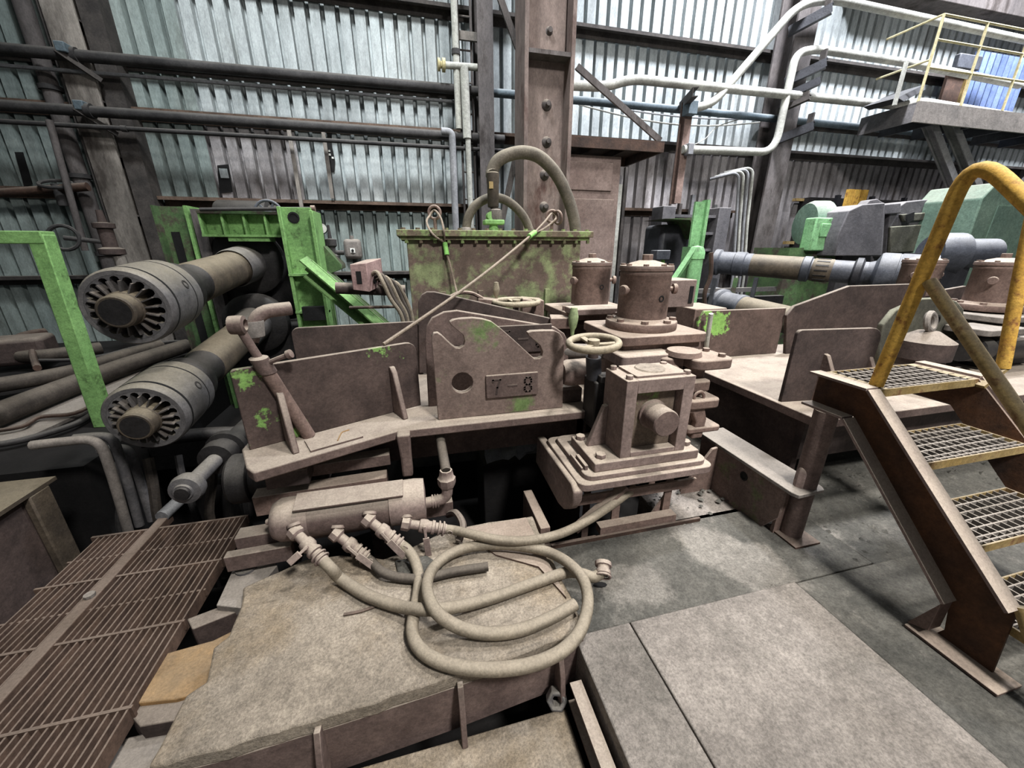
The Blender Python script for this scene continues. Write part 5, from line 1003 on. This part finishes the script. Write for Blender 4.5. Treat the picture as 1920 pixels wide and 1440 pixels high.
# mill housing
t = thing('mill_housing', 'big grey mill housing of stepped plates in the right background', 'mill', (7,5.2,0))
def mp(pts, Y, th, nm, m='mill_grey'): return G().prism([at(x, y, Y=Y) for x, y in pts], (0,th,0)).obj(nm, m, t, .015)
mp([(1565,480),(1572,440),(1592,395),(1618,383),(1660,380),(1652,480)], 5.0, .5, 'left_cheek'); mp([(1640,385),(1690,380),(1690,400),(1660,402),(1655,480),(1640,480)], 5.05, .4, 'neck_plate')
mp([(1670,398),(1700,378),(1755,372),(1766,375),(1772,420),(1770,482),(1660,482)], 5.1, .5, 'main_plate'); mp([(1690,402),(1740,398),(1745,412),(1695,416)], 5.05, .05, 'recess_plate', 'plate_dusty_green'); mp([(1672,425),(1740,420),(1745,470),(1668,475)], 5.05, .05, 'door_plate', 'plate_dusty_green')
mp([(1700,402),(1716,396),(1714,414),(1700,420)], 5.0, .02, 'slot', 'black'); mp([(1770,385),(1835,375),(1850,480),(1775,482)], 5.3, .4, 'right_cheek'); mp([(1812,400),(1830,392),(1826,418),(1812,420)], 5.25, .02, 'slot', 'black')
q = at(1640,380,Y=5.2); G().prism([at(1620,388,Y=5.2),at(1632,375,Y=5.2),at(1645,373,Y=5.2),at(1665,385,Y=5.2)],(0,.15,0)).obj('lug','mill_grey',t,.01)
G().box(7.1,8.1,5.3,5.7,-.06,1.6).obj('base','mill_grey',t)
t = thing('drive_motor', 'small sea green drive motor with a black hub left of the mill housing', 'motor', at(1545,430,Y=5.6)); p = at(1548,420,Y=5.6)
G().lathe(p+V(-.1,0,0), V(1,-.3,0), [(0,-.3),(.32,-.28),(.36,-.2),(.36,.0),(.25,.1),(0,.1)], 24).obj('casing','green_sea',t); G().lathe(p+V(.05,0,0), V(1,-.3,0), [(0,0),(.18,0),(.18,.25),(.26,.27),(.26,.4),(.15,.42),(0,.42)], 24).obj('hub','steel_black',t); q = at(1533,440,Y=5.3); G().obox(q,(.42,.2,.5)).obj('terminal_box','green_mint',t,.02); G().obox(q+V(0,-.11,.06),(.2,.02,.2)).obj('cover','green_mint',t,.01)
G().box(q.x-.5,q.x+.5,5.3,6.0,-.06,q.z-.2).obj('pedestal','green_dull',t)
t = thing('yellow_guard', 'small yellow guard frame low on the right wall', 'frame', at(1495,440,Y=6.2)); a = at(1480,432,Y=6.85); b = at(1503,458,Y=6.85)
for x0,x1,z0,z1 in ((a.x,b.x,b.z,b.z+.06),(b.x-.05,b.x,b.z,a.z+.6),(a.x,b.x,a.z+.55,a.z+.6)): G().box(x0,x1,6.85,6.94,z0,z1).obj('bar','yellow_dusty',t)
t = thing('lubricator', 'small yellow lubricator standing above the mill housing', 'lubricator', at(1610,385,Y=6.0)); a = at(1576,394,Y=6.0); b = at(1625,390,Y=6.0); G().box(a.x,b.x,6.0,6.2,a.z-.08,a.z).obj('base','yellow',t)
for f_ in (.15,.4,.7): x = a.x+(b.x-a.x)*f_; G().box(x,x+.12,6.0,6.06,a.z,a.z+.35).obj('upright','yellow',t)
t = thing('green_cabinet', 'large sea green machine cabinet at the right edge', 'cabinet', (8.5,4.4,0)); a = at(1842,372,Y=4.4); b = at(1870,342,Y=4.4); G().prism([(a.x+.1,4.4,-.05),(a.x,4.4,a.z),(b.x,4.4,b.z),(11,4.4,b.z+.1),(11,4.4,-.05)],(0,.8,0)).obj('body','green_sea',t,.02); G().box(b.x+.2,b.x+1.0,4.39,4.4,1.3,2.2).obj('panel','green_sea',t)
t = thing('bearing_pedestal', 'blue grey bearing pedestal behind the handrail on the right', 'bearing', at(1790,480,Y=4.0)); q = at(1785,475,Y=4.2); G().lathe(q, V(1,-.4,0), [(0,-.3),(.25,-.3),(.28,-.2),(.28,.05),(.2,.1),(.2,.5),(0,.5)], 24).obj('body','steel_blue',t); G().box(q.x-.3,q.x+.3,4.1,4.6,-.05,q.z).obj('foot','steel_black',t)
# low dark machinery on the floor of the right background
t = thing('pipe_rack', 'dark pipe rack with struts below the blue grey mill shaft', 'rack', (4.0,4.6,0))
for k in range(4): G().bar((3.6+k*.35,4.6,-.05),(3.75+k*.35,4.7,1.2),.05,.05).obj('strut','steel_black' if k % 2 else 'green_dull',t)
G().box(3.5,5.2,4.7,4.75,1.0,1.06).obj('rail','steel_grey',t); G().box(3.5,5.6,4.9,5.0,-.05,.9).obj('panel','grease',t)
for k in range(5):
    x = 1250+k*22; tag(G().box(at(x,400,Y=6.6).x, at(x,400,Y=6.6).x+.06, 6.6, 6.66, .4, 2.2+.15*(k % 3)).obj('wall_conduit','column_grey' if k % 2 else 'pipe_grey'), ('leftmost','second','middle','fourth','rightmost')[k]+' of the narrow grey conduits standing against the lower right wall', 'conduit', 'conduits on the lower right wall')
# dark frame panel on far right low wall
t = thing('dark_recess', 'dark open bay in the wall behind the mill housing', 'bay', (8,6.8,1.2)); a = at(1520,360,Y=6.75); b = at(1800,320,Y=6.75); G().box(a.x,b.x+1,6.72,6.95,1.3,2.55).obj('panel','grease',t)
for k in range(4): x = a.x+.6+k*.9; G().box(x,x+.08,6.65,6.72,1.3,2.6).obj('upright','steel_black',t)
rr_ = random.Random(9); nx, ny = 9, 6; vs = []
for j_ in range(ny+1):
    for i_ in range(nx+1): vs.append((.45+i_*.055+rr_.uniform(-.02,.02), 2.62+j_*.06+rr_.uniform(-.02,.02), .02+j_*.035+rr_.uniform(-.035,.035)))
fs = [(j_*(nx+1)+i_, j_*(nx+1)+i_+1, (j_+1)*(nx+1)+i_+1, (j_+1)*(nx+1)+i_) for j_ in range(ny) for i_ in range(nx)]
o = G().add(vs, fs).obj('crumpled_sheet', 'pipe_grey', None, smooth=0); sm = o.modifiers.new('gauge', 'SOLIDIFY'); sm.thickness = .004
tag(o, 'crumpled grey sheet lying in the pit under the table', 'sheet'); G().box(.5,.9,2.6,2.95,-.3,-.02)
tag(G().box(.42,.98,2.62,3.0,-.75,-.02).obj('pit_pedestal','pit',None,.01), 'dark block in the pit carrying the crumpled sheet', 'block')

tag(G().tube(spline([at(x,y,Y=3.3) for x,y in ((845,556),(862,549),(885,550),(905,560))],5), .016, 7).obj('bent_strap','rust'), 'bent rusty strap peeping over the rear cheek plate', 'strap')
tag(G().prism([(.92,3.3,1.18),(1.12,3.3,1.16),(1.14,3.5,1.16),(.95,3.5,1.18)],(0,0,-.5)).obj('bracket_block','rust',None,.01), 'rusty block beside the rear handwheel stem', 'block')
tag(G().prism([(.52,3.28,1.2),(.7,3.28,1.18),(.72,3.4,1.18),(.54,3.42,1.2)],(0,0,-.55)).obj('bracket_block','rust',None,.012), 'small rusty block left of the rear handwheel', 'block')

a = at(1157,400,Y=6.6); tag(G().box(a.x-.03,a.x+.06,6.6,6.68,.3,2.62).obj('pale_upright','pipe_white'), 'pale narrow upright post right of the tall brown cabinet', 'post')
a = at(1166,400,Y=6.7); tag(G().box(a.x,a.x+.05,6.7,6.76,.3,2.9).obj('dark_upright','girt'), 'thin dark upright angle beside the pale narrow post', 'post')
